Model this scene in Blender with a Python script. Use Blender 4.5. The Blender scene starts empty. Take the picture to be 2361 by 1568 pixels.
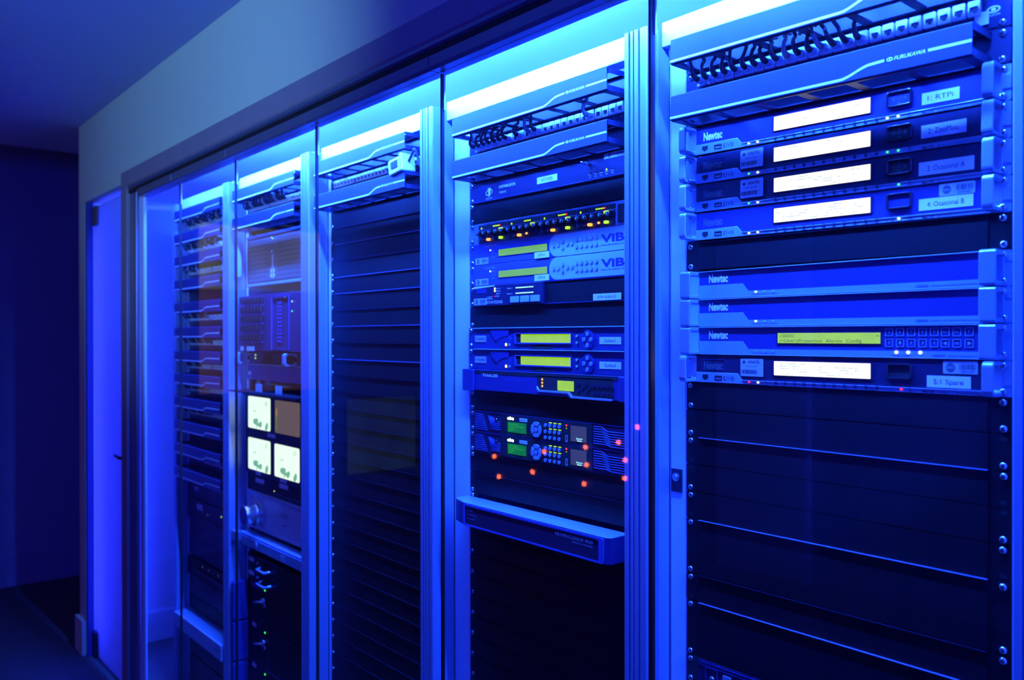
import bpy, math, random
from mathutils import Vector, Matrix
R = math.radians
random.seed(7)
S = bpy.context.scene
COL = S.collection

# ------------------------------------------------------------------ camera, world, lights, exposure
# rack space: x along the row, y into the cabinets (0 = rack face), z measured in mm from the first rack's grid; floor = -1728.6
Z0 = 1728.6
def W(x, y, z): return Vector((x/1000.0, y/1000.0, (z+Z0)/1000.0))

cam_d = bpy.data.cameras.new('camera'); cam = bpy.data.objects.new('camera', cam_d); COL.objects.link(cam)
cam_d.sensor_fit = 'HORIZONTAL'; cam_d.sensor_width = 36.0; cam_d.lens = 36.0*1921.337/2361.0
yaw, pit, rol = R(49.9007), R(-.206277), R(-.04779)
f_ = Vector((-math.sin(yaw)*math.cos(pit), math.cos(yaw)*math.cos(pit), math.sin(pit)))
r_ = Vector((math.cos(yaw), math.sin(yaw), 0)); u_ = r_.cross(f_)
r2 = r_*math.cos(rol)+u_*math.sin(rol); u2 = u_*math.cos(rol)-r_*math.sin(rol)
M = Matrix.Identity(4)
for i, a in enumerate((r2, u2, -f_)):
    for j in range(3): M[j][i] = a[j]
M.translation = W(850.822, -1099.85, -365.085)
cam.matrix_world = M
cam_d.clip_start = 0.02; cam_d.clip_end = 50
cam_d.dof.use_dof = True; cam_d.dof.focus_distance = 1.42; cam_d.dof.aperture_fstop = 4.5
S.camera = cam
S.view_settings.view_transform = 'Standard'; S.view_settings.look = 'None'
S.view_settings.exposure = 0.0; S.view_settings.gamma = 1.0; S.view_settings.use_curve_mapping = False

BLUE = (0.015, 0.088, 1.0)
world = bpy.data.worlds.new('world'); S.world = world; world.use_nodes = True
bg = world.node_tree.nodes['Background']; bg.inputs[0].default_value = (0.03, 0.04, 1, 1); bg.inputs[1].default_value = 0.012

def area(name, loc, rot, sx, sy, power, color):
    l = bpy.data.lights.new(name, 'AREA'); l.shape = 'RECTANGLE'; l.size = sx; l.size_y = sy; l.energy = power; l.color = color
    o = bpy.data.objects.new(name, l); COL.objects.link(o); o.location = loc; o.rotation_euler = rot
    return o
# blue wash from an added unseen area light and a cooler pale lamp that grazes the upper wall
area('added_blue_wash', (1.9, -2.7, 1.9), (R(78), 0, R(35)), 1.6, 1.0, 62.0, (0.012, 0.014, 1.0))
sp = bpy.data.lights.new('wall_spot', 'SPOT'); sp.energy = 400; sp.color = (0.15, 0.40, 1.0); sp.spot_size = R(33); sp.spot_blend = 1.0; sp.shadow_soft_size = .04
so = bpy.data.objects.new('wall_spot', sp); COL.objects.link(so); so.location = (0.9, -2.6, 1.75)
so.rotation_euler = (Vector((-1.72, -.2, 2.02))-so.location).to_track_quat('-Z', 'Y').to_euler()

TUBE_E = 1850.0

s2 = bpy.data.lights.new('pilaster_fill', 'SPOT'); s2.energy = 420; s2.color = (0.02, 0.03, 1.0); s2.spot_size = R(40); s2.spot_blend = .6; s2.shadow_soft_size = .04  # unseen spot added to brighten the pilaster for its mirror image
so = bpy.data.objects.new('pilaster_fill', s2); COL.objects.link(so); so.location = (0.6, -2.5, 1.2)
so.rotation_euler = (Vector((-1.9, -3.45, .9))-so.location).to_track_quat('-Z', 'Y').to_euler()

# ------------------------------------------------------------------ materials
def nt(name):
    m = bpy.data.materials.new(name); m.use_nodes = True
    return m, m.node_tree.nodes, m.node_tree.links
def mat(name, col, rough=0.5, metal=0.0, spec=0.5, noise=0.0, scale=60.0, bump=0.0, coat=0.0):
    m, n, l = nt(name); b = n['Principled BSDF']
    b.inputs['Base Color'].default_value = (*col, 1); b.inputs['Roughness'].default_value = rough
    b.inputs['Metallic'].default_value = metal; b.inputs['Specular IOR Level'].default_value = spec
    if coat: b.inputs['Coat Weight'].default_value = coat
    tc = n.new('ShaderNodeTexCoord'); nz = n.new('ShaderNodeTexNoise'); nz.inputs['Scale'].default_value = scale; nz.inputs['Detail'].default_value = 4
    l.new(tc.outputs['Object'], nz.inputs['Vector'])
    mx = n.new('ShaderNodeMix'); mx.data_type = 'RGBA'; mx.blend_type = 'MULTIPLY'
    mx.inputs[0].default_value = 1.0; mx.inputs[6].default_value = (*col, 1)
    mr = n.new('ShaderNodeMapRange'); mr.inputs['To Min'].default_value = 1.0-noise; mr.inputs['To Max'].default_value = 1.0+noise*.3
    l.new(nz.outputs['Fac'], mr.inputs['Value']); l.new(mr.outputs[0], mx.inputs[7]); l.new(mx.outputs[2], b.inputs['Base Color'])
    if bump:
        bp = n.new('ShaderNodeBump'); bp.inputs['Strength'].default_value = bump; bp.inputs['Distance'].default_value = 0.0006
        l.new(nz.outputs['Fac'], bp.inputs['Height']); l.new(bp.outputs[0], b.inputs['Normal'])
    return m
def emit(name, col, strength, base=(0.02, 0.02, 0.02), noise=0.0, scale=30):
    m, n, l = nt(name); b = n['Principled BSDF']
    b.inputs['Base Color'].default_value = (*base, 1); b.inputs['Roughness'].default_value = 0.3
    b.inputs['Emission Color'].default_value = (*col, 1); b.inputs['Emission Strength'].default_value = strength
    if noise:
        tc = n.new('ShaderNodeTexCoord'); nz = n.new('ShaderNodeTexNoise'); nz.inputs['Scale'].default_value = scale
        l.new(tc.outputs['Object'], nz.inputs['Vector'])
        mr = n.new('ShaderNodeMapRange'); mr.inputs['To Min'].default_value = strength*(1-noise); mr.inputs['To Max'].default_value = strength*(1+noise)
        l.new(nz.outputs['Fac'], mr.inputs['Value']); l.new(mr.outputs[0], b.inputs['Emission Strength'])
    return m
K = {}
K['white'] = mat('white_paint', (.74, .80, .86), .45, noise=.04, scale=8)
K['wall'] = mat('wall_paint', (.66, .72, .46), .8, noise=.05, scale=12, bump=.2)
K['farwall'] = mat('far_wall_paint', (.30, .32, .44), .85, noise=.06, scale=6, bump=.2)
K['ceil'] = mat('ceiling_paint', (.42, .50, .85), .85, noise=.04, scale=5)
K['floor'] = mat('carpet', (.10, .10, .11), .95, noise=.5, scale=220, bump=.6)
K['wood'] = mat('casing_paint', (.34, .27, .28), .45, noise=.15, scale=14)
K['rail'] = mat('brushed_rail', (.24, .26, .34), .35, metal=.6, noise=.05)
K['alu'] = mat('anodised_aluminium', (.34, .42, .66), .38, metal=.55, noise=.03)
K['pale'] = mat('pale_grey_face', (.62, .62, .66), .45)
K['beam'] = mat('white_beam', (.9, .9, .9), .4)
K['black'] = mat('black_powder', (.028, .028, .032), .5, noise=.25, scale=400, bump=.3)
K['blank'] = mat('black_panel', (.006, .006, .011), .45, spec=.25, noise=.3, scale=30)
K['dark'] = mat('dark_plastic', (.010, .010, .012), .6)
K['mgr'] = mat('manager_paint', (.016, .021, .105), .5, noise=.25, scale=500, bump=.4)
K['mgrin'] = mat('manager_inner', (.012, .014, .05), .5, noise=.2, scale=200)
K['print'] = mat('white_print', (.85, .86, .85), .6)
K['ink'] = mat('black_ink', (.02, .02, .025), .6)
K['inkgrey'] = mat('grey_ink', (.10, .10, .12), .6)
K['tape'] = mat('label_tape', (.85, .88, .85), .5, noise=.04)
K['sticker'] = mat('foil_sticker', (.52, .56, .60), .4, metal=.2)
K['edge_dim'] = mat('edge_glint_dim', (.006, .006, .02), .6, spec=.1)
K['edge_mid'] = mat('edge_glint_mid', (.03, .035, .12), .5, spec=.2)
K['edge_bright'] = mat('edge_glint_bright', (.22, .26, .6), .35)
K['screw'] = mat('zinc_screw', (.75, .75, .77), .22, metal=.95)
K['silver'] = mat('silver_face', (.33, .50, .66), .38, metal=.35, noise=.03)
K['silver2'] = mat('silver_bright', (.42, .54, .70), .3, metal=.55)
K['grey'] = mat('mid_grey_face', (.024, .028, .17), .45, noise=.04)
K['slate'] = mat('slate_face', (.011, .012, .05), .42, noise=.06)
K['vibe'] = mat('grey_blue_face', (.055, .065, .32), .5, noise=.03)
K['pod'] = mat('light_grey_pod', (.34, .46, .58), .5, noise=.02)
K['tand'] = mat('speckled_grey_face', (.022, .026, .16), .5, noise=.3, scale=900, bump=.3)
K['chrome'] = mat('dark_chrome', (.12, .12, .14), .18, metal=.9)
K['port'] = mat('port_cream', (.88, .90, .88), .4)
K['clear'] = mat('clear_plug', (.78, .84, .90), .12, spec=.8)
K['cable'] = mat('cable_navy', (.022, .022, .03), .45)
K['cablelt'] = mat('cable_grey', (.30, .31, .33), .4)
K['yellowtag'] = mat('yellow_tag', (.8, .6, .15), .5)
K['rubber'] = mat('black_rubber', (.012, .012, .014), .35)
K['brown'] = mat('brown_metal', (.13, .10, .085), .5, noise=.1)
K['lcdw'] = emit('lcd_white', (1.0, 1.0, .93), 1.5)
K['lcdw2'] = emit('lcd_white_ghost', (.82, .92, .86), .95)
K['lcdy'] = emit('lcd_lime', (.38, .74, .0), .95, noise=.12, scale=40)
K['lcdy2'] = emit('lcd_lime_dim', (.20, .58, .02), .85, base=(.05, .05, .02), noise=.18, scale=20)
K['lcdyink'] = emit('lcd_lime_ink', (.08, .22, .0), .6)
K['lcdg'] = emit('lcd_green', (.0, .22, .015), .8, noise=.3, scale=40)
K['lcdgt'] = emit('lcd_green_text', (.05, .8, .05), .8)
K['mon'] = emit('monitor_picture', (.80, 1.0, .80), 1.3, noise=.10, scale=25)
K['monink'] = emit('monitor_trees', (.28, .72, .45), .7)
K['monbrown'] = emit('monitor_scope', (.15, .105, .075), .95, noise=.10, scale=60)
K['tiny'] = emit('small_grey_screen', (.045, .055, .17), .8)
def led(nm, c, s): K[nm] = emit(nm, c, s)
K['bar_green'] = emit('bar_green', (.12, .40, .02), .8); K['bar_gold'] = emit('bar_gold', (.8, .45, .05), .8)
led('led_white', (.75, 1, .9), 5); led('led_green', (.05, 1, .15), 2.2); led('led_warm', (1, .80, .35), 5); led('led_yel', (1, .95, .25), 2.2)
led('led_lime', (.45, .9, .02), 1.4); led('led_orange', (1, .35, .03), 2.2); led('led_red', (1, .02, .03), 3); led('led_cyan', (.35, 1, 1), 2.5)
led('led_lamp_red', (1, .14, .03), 30.0)
K['dimglow'] = emit('dim_glow', (.20, .38, .36), .20, noise=.95, scale=5)
K['warmdim'] = emit('warm_dim', (1.0, .50, .38), .17, noise=.5, scale=3)
K['plum'] = mat('plum_grey_face', (.035, .026, .075), .45)
K['warmwin'] = emit('warm_window', (1.0, .92, .25), .38, noise=.8, scale=2.5)
# fluorescent tube
m, n, l = nt('blue_tube'); b = n['Principled BSDF']; b.inputs['Base Color'].default_value = (.3, .3, .3, 1)
b.inputs['Emission Color'].default_value = (*BLUE, 1); b.inputs['Emission Strength'].default_value = TUBE_E; K['tube'] = m
m = m.copy(); m.node_tree.nodes['Principled BSDF'].inputs['Emission Strength'].default_value = TUBE_E*.22; K['tube_weak'] = m
K['tube_fill'] = emit('deep_blue_fill', (.015, .020, 1.0), 125.0)
# clear glass panes: thin sheet, see-through with a weak mirror reflection on the outer faces
m, n, l = nt('pane_glass'); n.remove(n['Principled BSDF']); out = n['Material Output']
tr = n.new('ShaderNodeBsdfTransparent'); tr.inputs[0].default_value = (.965, .975, .985, 1)
gl = n.new('ShaderNodeBsdfGlossy'); gl.inputs['Roughness'].default_value = .015; gl.inputs['Color'].default_value = (1, 1, 1, 1)
fr = n.new('ShaderNodeFresnel'); fr.inputs['IOR'].default_value = 1.5
geo = n.new('ShaderNodeNewGeometry'); inv = n.new('ShaderNodeMath'); inv.operation = 'SUBTRACT'; inv.inputs[0].default_value = 1
mul = n.new('ShaderNodeMath'); mul.operation = 'MULTIPLY'; ms = n.new('ShaderNodeMixShader')
l.new(geo.outputs['Backfacing'], inv.inputs[1]); l.new(inv.outputs[0], mul.inputs[0]); l.new(fr.outputs[0], mul.inputs[1])
l.new(mul.outputs[0], ms.inputs[0]); l.new(tr.outputs[0], ms.inputs[1]); l.new(gl.outputs[0], ms.inputs[2]); l.new(ms.outputs[0], out.inputs[0]); K['glass'] = m
# frosted door leaf
m, n, l = nt('frosted_glass'); n.remove(n['Principled BSDF']); out = n['Material Output']
t1 = n.new('ShaderNodeBsdfTranslucent'); t1.inputs[0].default_value = (.85, .85, .88, 1)
d1 = n.new('ShaderNodeBsdfDiffuse'); d1.inputs[0].default_value = (.6, .6, .6, 1); m1 = n.new('ShaderNodeMixShader'); m1.inputs[0].default_value = .3
l.new(t1.outputs[0], m1.inputs[1]); l.new(d1.outputs[0], m1.inputs[2]); l.new(m1.outputs[0], out.inputs[0]); K['frost'] = m

# ------------------------------------------------------------------ mesh builder (mm, local to the thing)
class MB:
    def __init__(s): s.v = []; s.f = []; s.m = []; s.sm = []
    def add(s, vs, fs, mi=0, smooth=False):
        o = len(s.v); s.v += [tuple(p) for p in vs]
        for f in fs: s.f.append([i+o for i in f]); s.m.append(mi); s.sm.append(smooth)
        return s
    def box(s, x0, x1, y0, y1, z0, z1, mi=0):
        x0, x1 = sorted((x0, x1)); y0, y1 = sorted((y0, y1)); z0, z1 = sorted((z0, z1))
        v = [(x0,y0,z0),(x1,y0,z0),(x1,y1,z0),(x0,y1,z0),(x0,y0,z1),(x1,y0,z1),(x1,y1,z1),(x0,y1,z1)]
        return s.add(v, [(0,3,2,1),(4,5,6,7),(0,1,5,4),(1,2,6,5),(2,3,7,6),(3,0,4,7)], mi)
    def tbody(s, x0, x1, yf, depth, z0, z1, mi=0):
        # front block as wide as the ears, narrower case behind the mounting rails
        if depth < 3: return s.box(x0, x1, yf, depth, z0, z1, mi)
        return s.prism([(x0, yf), (x1, yf), (x1, 1.5), (448, 1.5), (448, depth), (17, depth), (17, 1.5), (x0, 1.5)], 'z', z0, z1, mi)
    def prism(s, poly, ax, a0, a1, mi=0, smooth=False):
        # poly: list of 2D points in the plane of the two other axes; ax 'x' -> (y,z), 'y' -> (x,z), 'z' -> (x,y)
        def P(p, a): return {'x': (a, p[0], p[1]), 'y': (p[0], a, p[1]), 'z': (p[0], p[1], a)}[ax]
        ar = sum(poly[i][0]*poly[(i+1) % len(poly)][1]-poly[(i+1) % len(poly)][0]*poly[i][1] for i in range(len(poly)))
        if ar < 0: poly = poly[::-1]
        if ax == 'y': poly = poly[::-1]
        n = len(poly); v = [P(p, a0) for p in poly]+[P(p, a1) for p in poly]
        lo = list(range(n))[::-1]; hi = list(range(n, 2*n))
        if a1 < a0: lo, hi = lo[::-1], hi[::-1]
        s.add(v, [lo, hi], mi)
        o = len(s.v)-2*n
        for i in range(n):
            j = (i+1) % n; q = [i, j, j+n, i+n]
            if a1 < a0: q = q[::-1]
            s.f.append([k+o for k in q]); s.m.append(mi); s.sm.append(smooth)
        return s
    def ring(s, outer, inner, ax, a0, a1, mi=0):
        def P(p, a): return {'x': (a, p[0], p[1]), 'y': (p[0], a, p[1]), 'z': (p[0], p[1], a)}[ax]
        n = len(outer); v = [P(p, a0) for p in outer]+[P(p, a0) for p in inner]+[P(p, a1) for p in outer]+[P(p, a1) for p in inner]
        fs = []
        for i in range(n):
            j = (i+1) % n
            fs += [(i, j, n+j, n+i), (2*n+i, 3*n+i, 3*n+j, 2*n+j), (i, 2*n+i, 2*n+j, j), (n+i, n+j, 3*n+j, 3*n+i)]
        return s.add(v, fs, mi)
    def cyl(s, c, ax, r, a0, a1, n=16, mi=0, r1=None):
        r1 = r if r1 is None else r1
        def P(p, a): return {'x': (a, p[0], p[1]), 'y': (p[0], a, p[1]), 'z': (p[0], p[1], a)}[ax]
        A = [(c[0]+r*math.cos(2*math.pi*i/n), c[1]+r*math.sin(2*math.pi*i/n)) for i in range(n)]
        B = [(c[0]+r1*math.cos(2*math.pi*i/n), c[1]+r1*math.sin(2*math.pi*i/n)) for i in range(n)]
        v = [P(p, a0) for p in A]+[P(p, a1) for p in B]
        s.add(v, [list(range(n))[::-1], list(range(n, 2*n))], mi)
        o = len(s.v)-2*n
        for i in range(n):
            j = (i+1) % n; s.f.append([o+i, o+j, o+j+n, o+i+n]); s.m.append(mi); s.sm.append(True)
        return s
    def tube(s, pts, r, n=8, mi=0):
        pts = [Vector(p) for p in pts]; rs = r if isinstance(r, (list, tuple)) else [r]*len(pts)
        up = Vector((0, 0, 1)); o = len(s.v)
        for i, p in enumerate(pts):
            d = (pts[min(i+1, len(pts)-1)]-pts[max(i-1, 0)]).normalized()
            a = d.cross(up)
            if a.length < .05: a = d.cross(Vector((1, 0, 0)))
            a.normalize(); b2 = d.cross(a).normalized()
            for k in range(n):
                t = 2*math.pi*k/n; q = p+a*math.cos(t)*rs[i]+b2*math.sin(t)*rs[i]; s.v.append(tuple(q))
        for i in range(len(pts)-1):
            for k in range(n):
                j = (k+1) % n
                s.f.append([o+i*n+k, o+i*n+j, o+(i+1)*n+j, o+(i+1)*n+k]); s.m.append(mi); s.sm.append(True)
        s.f.append([o+k for k in range(n)][::-1]); s.m.append(mi); s.sm.append(False)
        s.f.append([o+(len(pts)-1)*n+k for k in range(n)]); s.m.append(mi); s.sm.append(False)
        return s
    def build(s, name, mats, parent=None, loc=None, bevel=0.0, seg=2):
        me = bpy.data.meshes.new(name)
        me.from_pydata([(a/1000, b/1000, c/1000) for a, b, c in s.v], [], s.f)
        if not isinstance(mats, (list, tuple)): mats = [mats]
        for q in mats: me.materials.append(K[q] if isinstance(q, str) else q)
        for i, p in enumerate(me.polygons): p.material_index = s.m[i]; p.use_smooth = s.sm[i]
        me.update()
        import bmesh
        bm = bmesh.new(); bm.from_mesh(me); bmesh.ops.recalc_face_normals(bm, faces=bm.faces); bm.to_mesh(me); bm.free()
        o = bpy.data.objects.new(name, me); COL.objects.link(o)
        if parent is not None: o.parent = parent
        if loc is not None: o.location = loc
        if bevel:
            bv = o.modifiers.new('bevel', 'BEVEL'); bv.width = bevel/1000; bv.segments = seg; bv.limit_method = 'ANGLE'; bv.angle_limit = R(40)
        return o
def rrect(a0, a1, b0, b1, r, n=4):
    a0, a1 = sorted((a0, a1)); b0, b1 = sorted((b0, b1)); r = min(r, (a1-a0)/2-.01, (b1-b0)/2-.01); pts = []
    for cx, cy, t0 in ((a1-r, b1-r, 0), (a0+r, b1-r, 90), (a0+r, b0+r, 180), (a1-r, b0+r, 270)):
        for k in range(n+1):
            t = R(t0+90*k/n); pts.append((cx+r*math.cos(t), cy+r*math.sin(t)))
    return pts
def tag(o, label=None, cat=None, group=None, kind=None):
    if label: o['label'] = label
    if cat: o['category'] = cat
    if group: o['group'] = group
    if kind: o['kind'] = kind
    return o
def thing(name, label, cat, x, y, z, group=None, rot=(0, 0, 0)):
    o = bpy.data.objects.new(name, None); o.empty_display_size = .02; COL.objects.link(o)
    o.location = W(x, y, z); o.rotation_euler = rot
    return tag(o, label, cat, group)
def struct(name, mb, mats, label, cat='wall', bevel=0):
    o = mb.build(name, mats, loc=(0, 0, Z0/1000), bevel=bevel)
    return tag(o, label, cat, kind='structure')
def copy_tree(o, parent=None):
    c = o.copy(); COL.objects.link(c)
    if parent is not None: c.parent = parent; c.matrix_parent_inverse.identity()
    for ch in list(o.children): copy_tree(ch, c)
    return c
ORD = ['topmost', 'second', 'third', 'fourth', 'fifth', 'sixth', 'seventh', 'eighth', 'ninth', 'tenth', 'eleventh', 'twelfth', 'thirteenth', 'fourteenth', 'fifteenth',
       'sixteenth', 'seventeenth', 'eighteenth', 'nineteenth', 'twentieth', 'twenty-first', 'twenty-second', 'twenty-third', 'twenty-fourth', 'twenty-fifth', 'twenty-sixth', 'twenty-seventh', 'twenty-eighth', 'twenty-ninth', 'thirtieth']

# ------------------------------------------------------------------ lettering
TC = {}
def text_geo(st, bold=0.0):
    key = (st, bold)
    if key in TC: return TC[key]
    cu = bpy.data.curves.new('t', 'FONT'); cu.body = st; cu.size = 1.0; cu.resolution_u = 3; cu.offset = bold
    ob = bpy.data.objects.new('t', cu); COL.objects.link(ob)
    dg = bpy.context.evaluated_depsgraph_get(); me = bpy.data.meshes.new_from_object(ob.evaluated_get(dg))
    vs = [(v.co.x, v.co.y) for v in me.vertices]; fs = [list(p.vertices) for p in me.polygons]
    bpy.data.objects.remove(ob); bpy.data.curves.remove(cu); bpy.data.meshes.remove(me)
    x0 = min(v[0] for v in vs); x1 = max(v[0] for v in vs)
    h = 0.7
    TC[key] = ([((a-x0)/(x1-x0), b/h) for a, b in vs], fs)
    return TC[key]
def put_text(mb, st, x0, x1, z, h, y, mi=0, shear=0.0, bold=0.0, slope=0.0):
    # x0..x1 in mm, baseline z, cap height h, at depth y
    vs, fs = text_geo(st, bold)
    mb.add([(x0+a*(x1-x0)+b*h*shear, y, z+b*h+slope*a*(x1-x0)) for a, b in vs], [f[::1] for f in fs], mi)
    return mb

# ------------------------------------------------------------------ shared parts: screws
def screw_mb():
    s = MB(); n = 14
    prof = [(4.6, 0), (4.6, -.6), (4.2, -1.7), (3.2, -2.6), (1.8, -3.1), (0.01, -3.2)]
    for r, y in prof:
        for k in range(n): s.v.append((r*math.cos(2*math.pi*k/n), y, r*math.sin(2*math.pi*k/n)))
    for i in range(len(prof)-1):
        for k in range(n):
            j = (k+1) % n; s.f.append([i*n+k, i*n+j, (i+1)*n+j, (i+1)*n+k]); s.m.append(0); s.sm.append(True)
    s.box(-2.0, 2.0, -3.45, -3.0, -.45, .45, 1); s.box(-.45, .45, -3.45, -3.0, -2.0, 2.0, 1)
    return s
_scr = screw_mb().build('screw', ['screw', 'dark']); SCREW = _scr.data; bpy.data.objects.remove(_scr)
def screw(parent, x, z, y=-2.0):
    o = bpy.data.objects.new('screw', SCREW); COL.objects.link(o); o.parent = parent; o.location = (x/1000, y/1000, z/1000)
    o.rotation_euler = (0, random.uniform(0, 1.5), 0); return o
HT, HB = -6.35, -38.1          # screw hole heights inside one unit
def ears_screws(parent, nu=1, left=True, right=True, mode='both', y=-2.0):
    zs = []
    if mode == 'both': zs = [HT, HB-(nu-1)*44.45]
    elif mode == 'bottom': zs = [HB-(nu-1)*44.45]
    elif mode == 'top': zs = [HT]
    for z in zs:
        if left: screw(parent, 0+random.uniform(-.6, .6), z, y)
        if right: screw(parent, 465.1+random.uniform(-.6, .6), z, y)
def hole(parent_mb, x, z, y=-2.15, mi=1):
    parent_mb.prism(rrect(x-4.2, x+4.2, z-2.6, z+2.6, 2.5), 'y', y, y+.1, mi)

# ------------------------------------------------------------------ rack frame definition
RX = [0.0, -585.0, -1217.0, -1788.0, -2346.0]
RZ = [6.35, -34.0, -69.2, -24.8, -24.8]        # top edge of unit 0 of each rack grid
POST = [494.0, -94.3, -703.5, -1294.0, -1866.0, -2401.0]   # left edge of each front post
RNAME = ['right-hand rack', 'second rack from the right', 'middle rack of blank panels', 'fourth rack from the right', 'fifth rack from the right']
RSHORT = ['right-hand rack', 'second rack', 'middle rack', 'monitor rack', 'far cable rack']
U = 44.45
LIFT = {0: 12, 1: 10, 2: 8, 3: 7, 4: 6, 5: 3, -1: 11, -2: 12}
def unit(k, n, name, label, cat, group=None, y=0):
    zt = RZ[k]-n*U; rot = (0, 0, 0); z = zt; x = RX[k]
    if k == 0 and n in LIFT:
        a = LIFT[n]/480.0; rot = (0, a, 0); z = zt+LIFT[n]
    return thing(name, label, cat, x, y, z, group, rot)

# ------------------------------------------------------------------ room shell
YW = -200.0; F = -Z0
b = MB(); b.box(-6500, 3200, -4200, 3500, F-100, F); struct('floor', b, 'floor', 'dark carpeted floor of the equipment room', 'floor')
b = MB(); b.box(-3740, 3200, -4200, 3500, 553, 650); struct('ceiling', b, 'ceil', 'smooth painted ceiling above the cabinet row', 'ceiling')
b = MB(); b.box(-4515, -3740, -4200, 3500, 780, 880); b.box(-3750, -3740, -4200, 3500, 650, 780); struct('ceiling_corridor', b, 'ceil', 'higher ceiling over the dark passage at the far left', 'ceiling')
b = MB()
b.box(-3155, 2600, YW, YW+80, 246, 553)
b.box(-3155, -2455, YW, YW+80, 212, 246)
b.box(-3155, -3056, YW, YW+80, F, 212)
struct('wall_front', b, 'wall', 'painted wall above and left of the glass fronted cabinets', 'wall', bevel=1.5)
b = MB(); b.box(-3155, -3056, -120, 1100, F, 553); struct('wall_end', b, 'white', 'white inner end wall of the cabinet bay', 'wall')
b = MB(); b.box(-3056, -3044, -110, 1100, F, -1600); struct('baseboard_end', b, 'white', 'white baseboard inside the bay along its end wall', 'baseboard')
b = MB(); b.box(-3155, 2600, 1100, 1200, F, 553); struct('wall_back', b, 'white', 'white wall behind the equipment cabinets', 'wall')
b = MB(); b.box(1500, 1600, -120, 1100, F, 553); struct('wall_right', b, 'white', 'inner wall closing the right end of the cabinet bay', 'wall')
b = MB(); b.box(-3056, 1500, -120, 1100, 244, 270); struct('ceiling_bay', b, 'beam', 'low white ceiling inside the cabinet bay', 'ceiling')
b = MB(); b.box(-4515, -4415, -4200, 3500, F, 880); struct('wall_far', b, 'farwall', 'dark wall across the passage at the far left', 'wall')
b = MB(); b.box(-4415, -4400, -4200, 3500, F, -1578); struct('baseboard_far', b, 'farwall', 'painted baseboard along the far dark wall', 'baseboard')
b = MB(); b.prism([(-3176, -216), (-3056, -216), (-3056, -200), (-3155, -200), (-3155, 1100), (-3176, 1100)], 'z', F, -1580)
struct('baseboard_front', b, 'wall', 'short painted baseboard at the foot of the door jamb', 'baseboard', bevel=2)
b = MB(); b.box(-4414, -4404, -1960, -1140, -60, 350); struct('window_1', b, 'warmwin', 'dim warm lit internal window on the far passage wall, seen only mirrored', 'window')
b = MB(); b.box(-4414, -4406, -1960, -1140, -720, -64); struct('window_2', b, 'warmdim', 'darker reddish lower half of the internal window, seen only mirrored', 'window')
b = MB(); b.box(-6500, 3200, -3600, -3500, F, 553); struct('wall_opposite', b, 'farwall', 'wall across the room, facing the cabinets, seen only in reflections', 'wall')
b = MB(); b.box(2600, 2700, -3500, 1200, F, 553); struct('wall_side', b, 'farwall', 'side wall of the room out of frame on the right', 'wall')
b = MB(); b.box(-2190, -1600, -3500, -3440, F, 553); struct('trim_opposite', b, 'white', 'pale pilaster on the wall across the room', 'pilaster')
# casing of the glass front
b = MB()
b.prism([(-200, 186), (-200, 246), (-212, 246), (-216, 241), (-216, 191), (-212, 186)], 'x', -2455, 1489)
struct('trim_header', b, 'wood', 'dark flat casing running above the glass front', 'trim', bevel=1.5)
b = MB(); b.box(-2455, -2383, -216, -200, F, 187); struct('trim_casing', b, 'wood', 'dark flat casing running down between the frosted door and the metal post', 'trim', bevel=1.5)
b = MB()
b.prism([(-189, 174), (-209, 174), (-214, 178), (-213, 186), (-189, 186)], 'x', -2383, 1489)
b.prism([(-189, 186), (-189, 134), (-185, 134), (-185, 246), (-189, 246)], 'x', -2383, 1489)
struct('trim_track', b, 'rail', 'slim metal track under the casing that carries the glass panels', 'trim')
b = MB(); b.box(-2382, 1489, -209, -191, 160, 173.5); struct('trim_gap', b, 'dark', 'black recessed slot between track and clamp rail', 'trim')
b = MB(); b.box(-2383, -2308, -204, -192, F, 159); struct('trim_post', b, 'rail', 'metal frame post between the frosted door and the glass front', 'trim', bevel=2)
b = MB(); b.box(-2308, -2262, -192, -182, F, 150); struct('trim_jamb', b, 'white', 'narrow bright white jamb just right of the metal frame post', 'trim', bevel=1)
b = MB(); b.box(-2262, 1489, -193, -171, F, F+11); struct('trim_sill', b, 'rail', 'metal floor channel under the glass panels', 'trim')
b = MB(); b.box(-3056, -3031, -198, -172, F, 212); struct('trim_light_stop', b, 'grey', 'added dark strip blocking stray light along the left jamb of the frosted door', 'trim', bevel=1)  # strip added to block leaking door light and darken the reveal
# frosted door
d = thing('door_1', None, 'door', -3038, -164, F+10); d['kind'] = 'structure'; d['label'] = 'frosted glass door glowing blue at the left end of the cabinets'
b = MB(); b.box(7, 582, -5, 4, 0, 1909); b.build('door_leaf', 'frost', d)
b = MB(); b.prism(rrect(18, 85, 1827, 1909, 9), 'y', -14, 11); b.build('hinge', 'brown', d, bevel=2)
b = MB(); b.prism(rrect(0, 63, 0, 99, 9), 'y', -18, 13); b.build('hinge', 'rubber', d, bevel=3)
b = MB(); b.box(520, 580, -16, 9, 878, 918); b.build('lock', 'rubber', d, bevel=2)
b = MB(); b.cyl((560, 898), 'y', 8, -45, -16); b.tube([(560, -41, 898), (530, -49, 900), (485, -49, 903)], [7, 6, 5.5]); b.build('door_handle', 'rubber', d)

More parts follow.
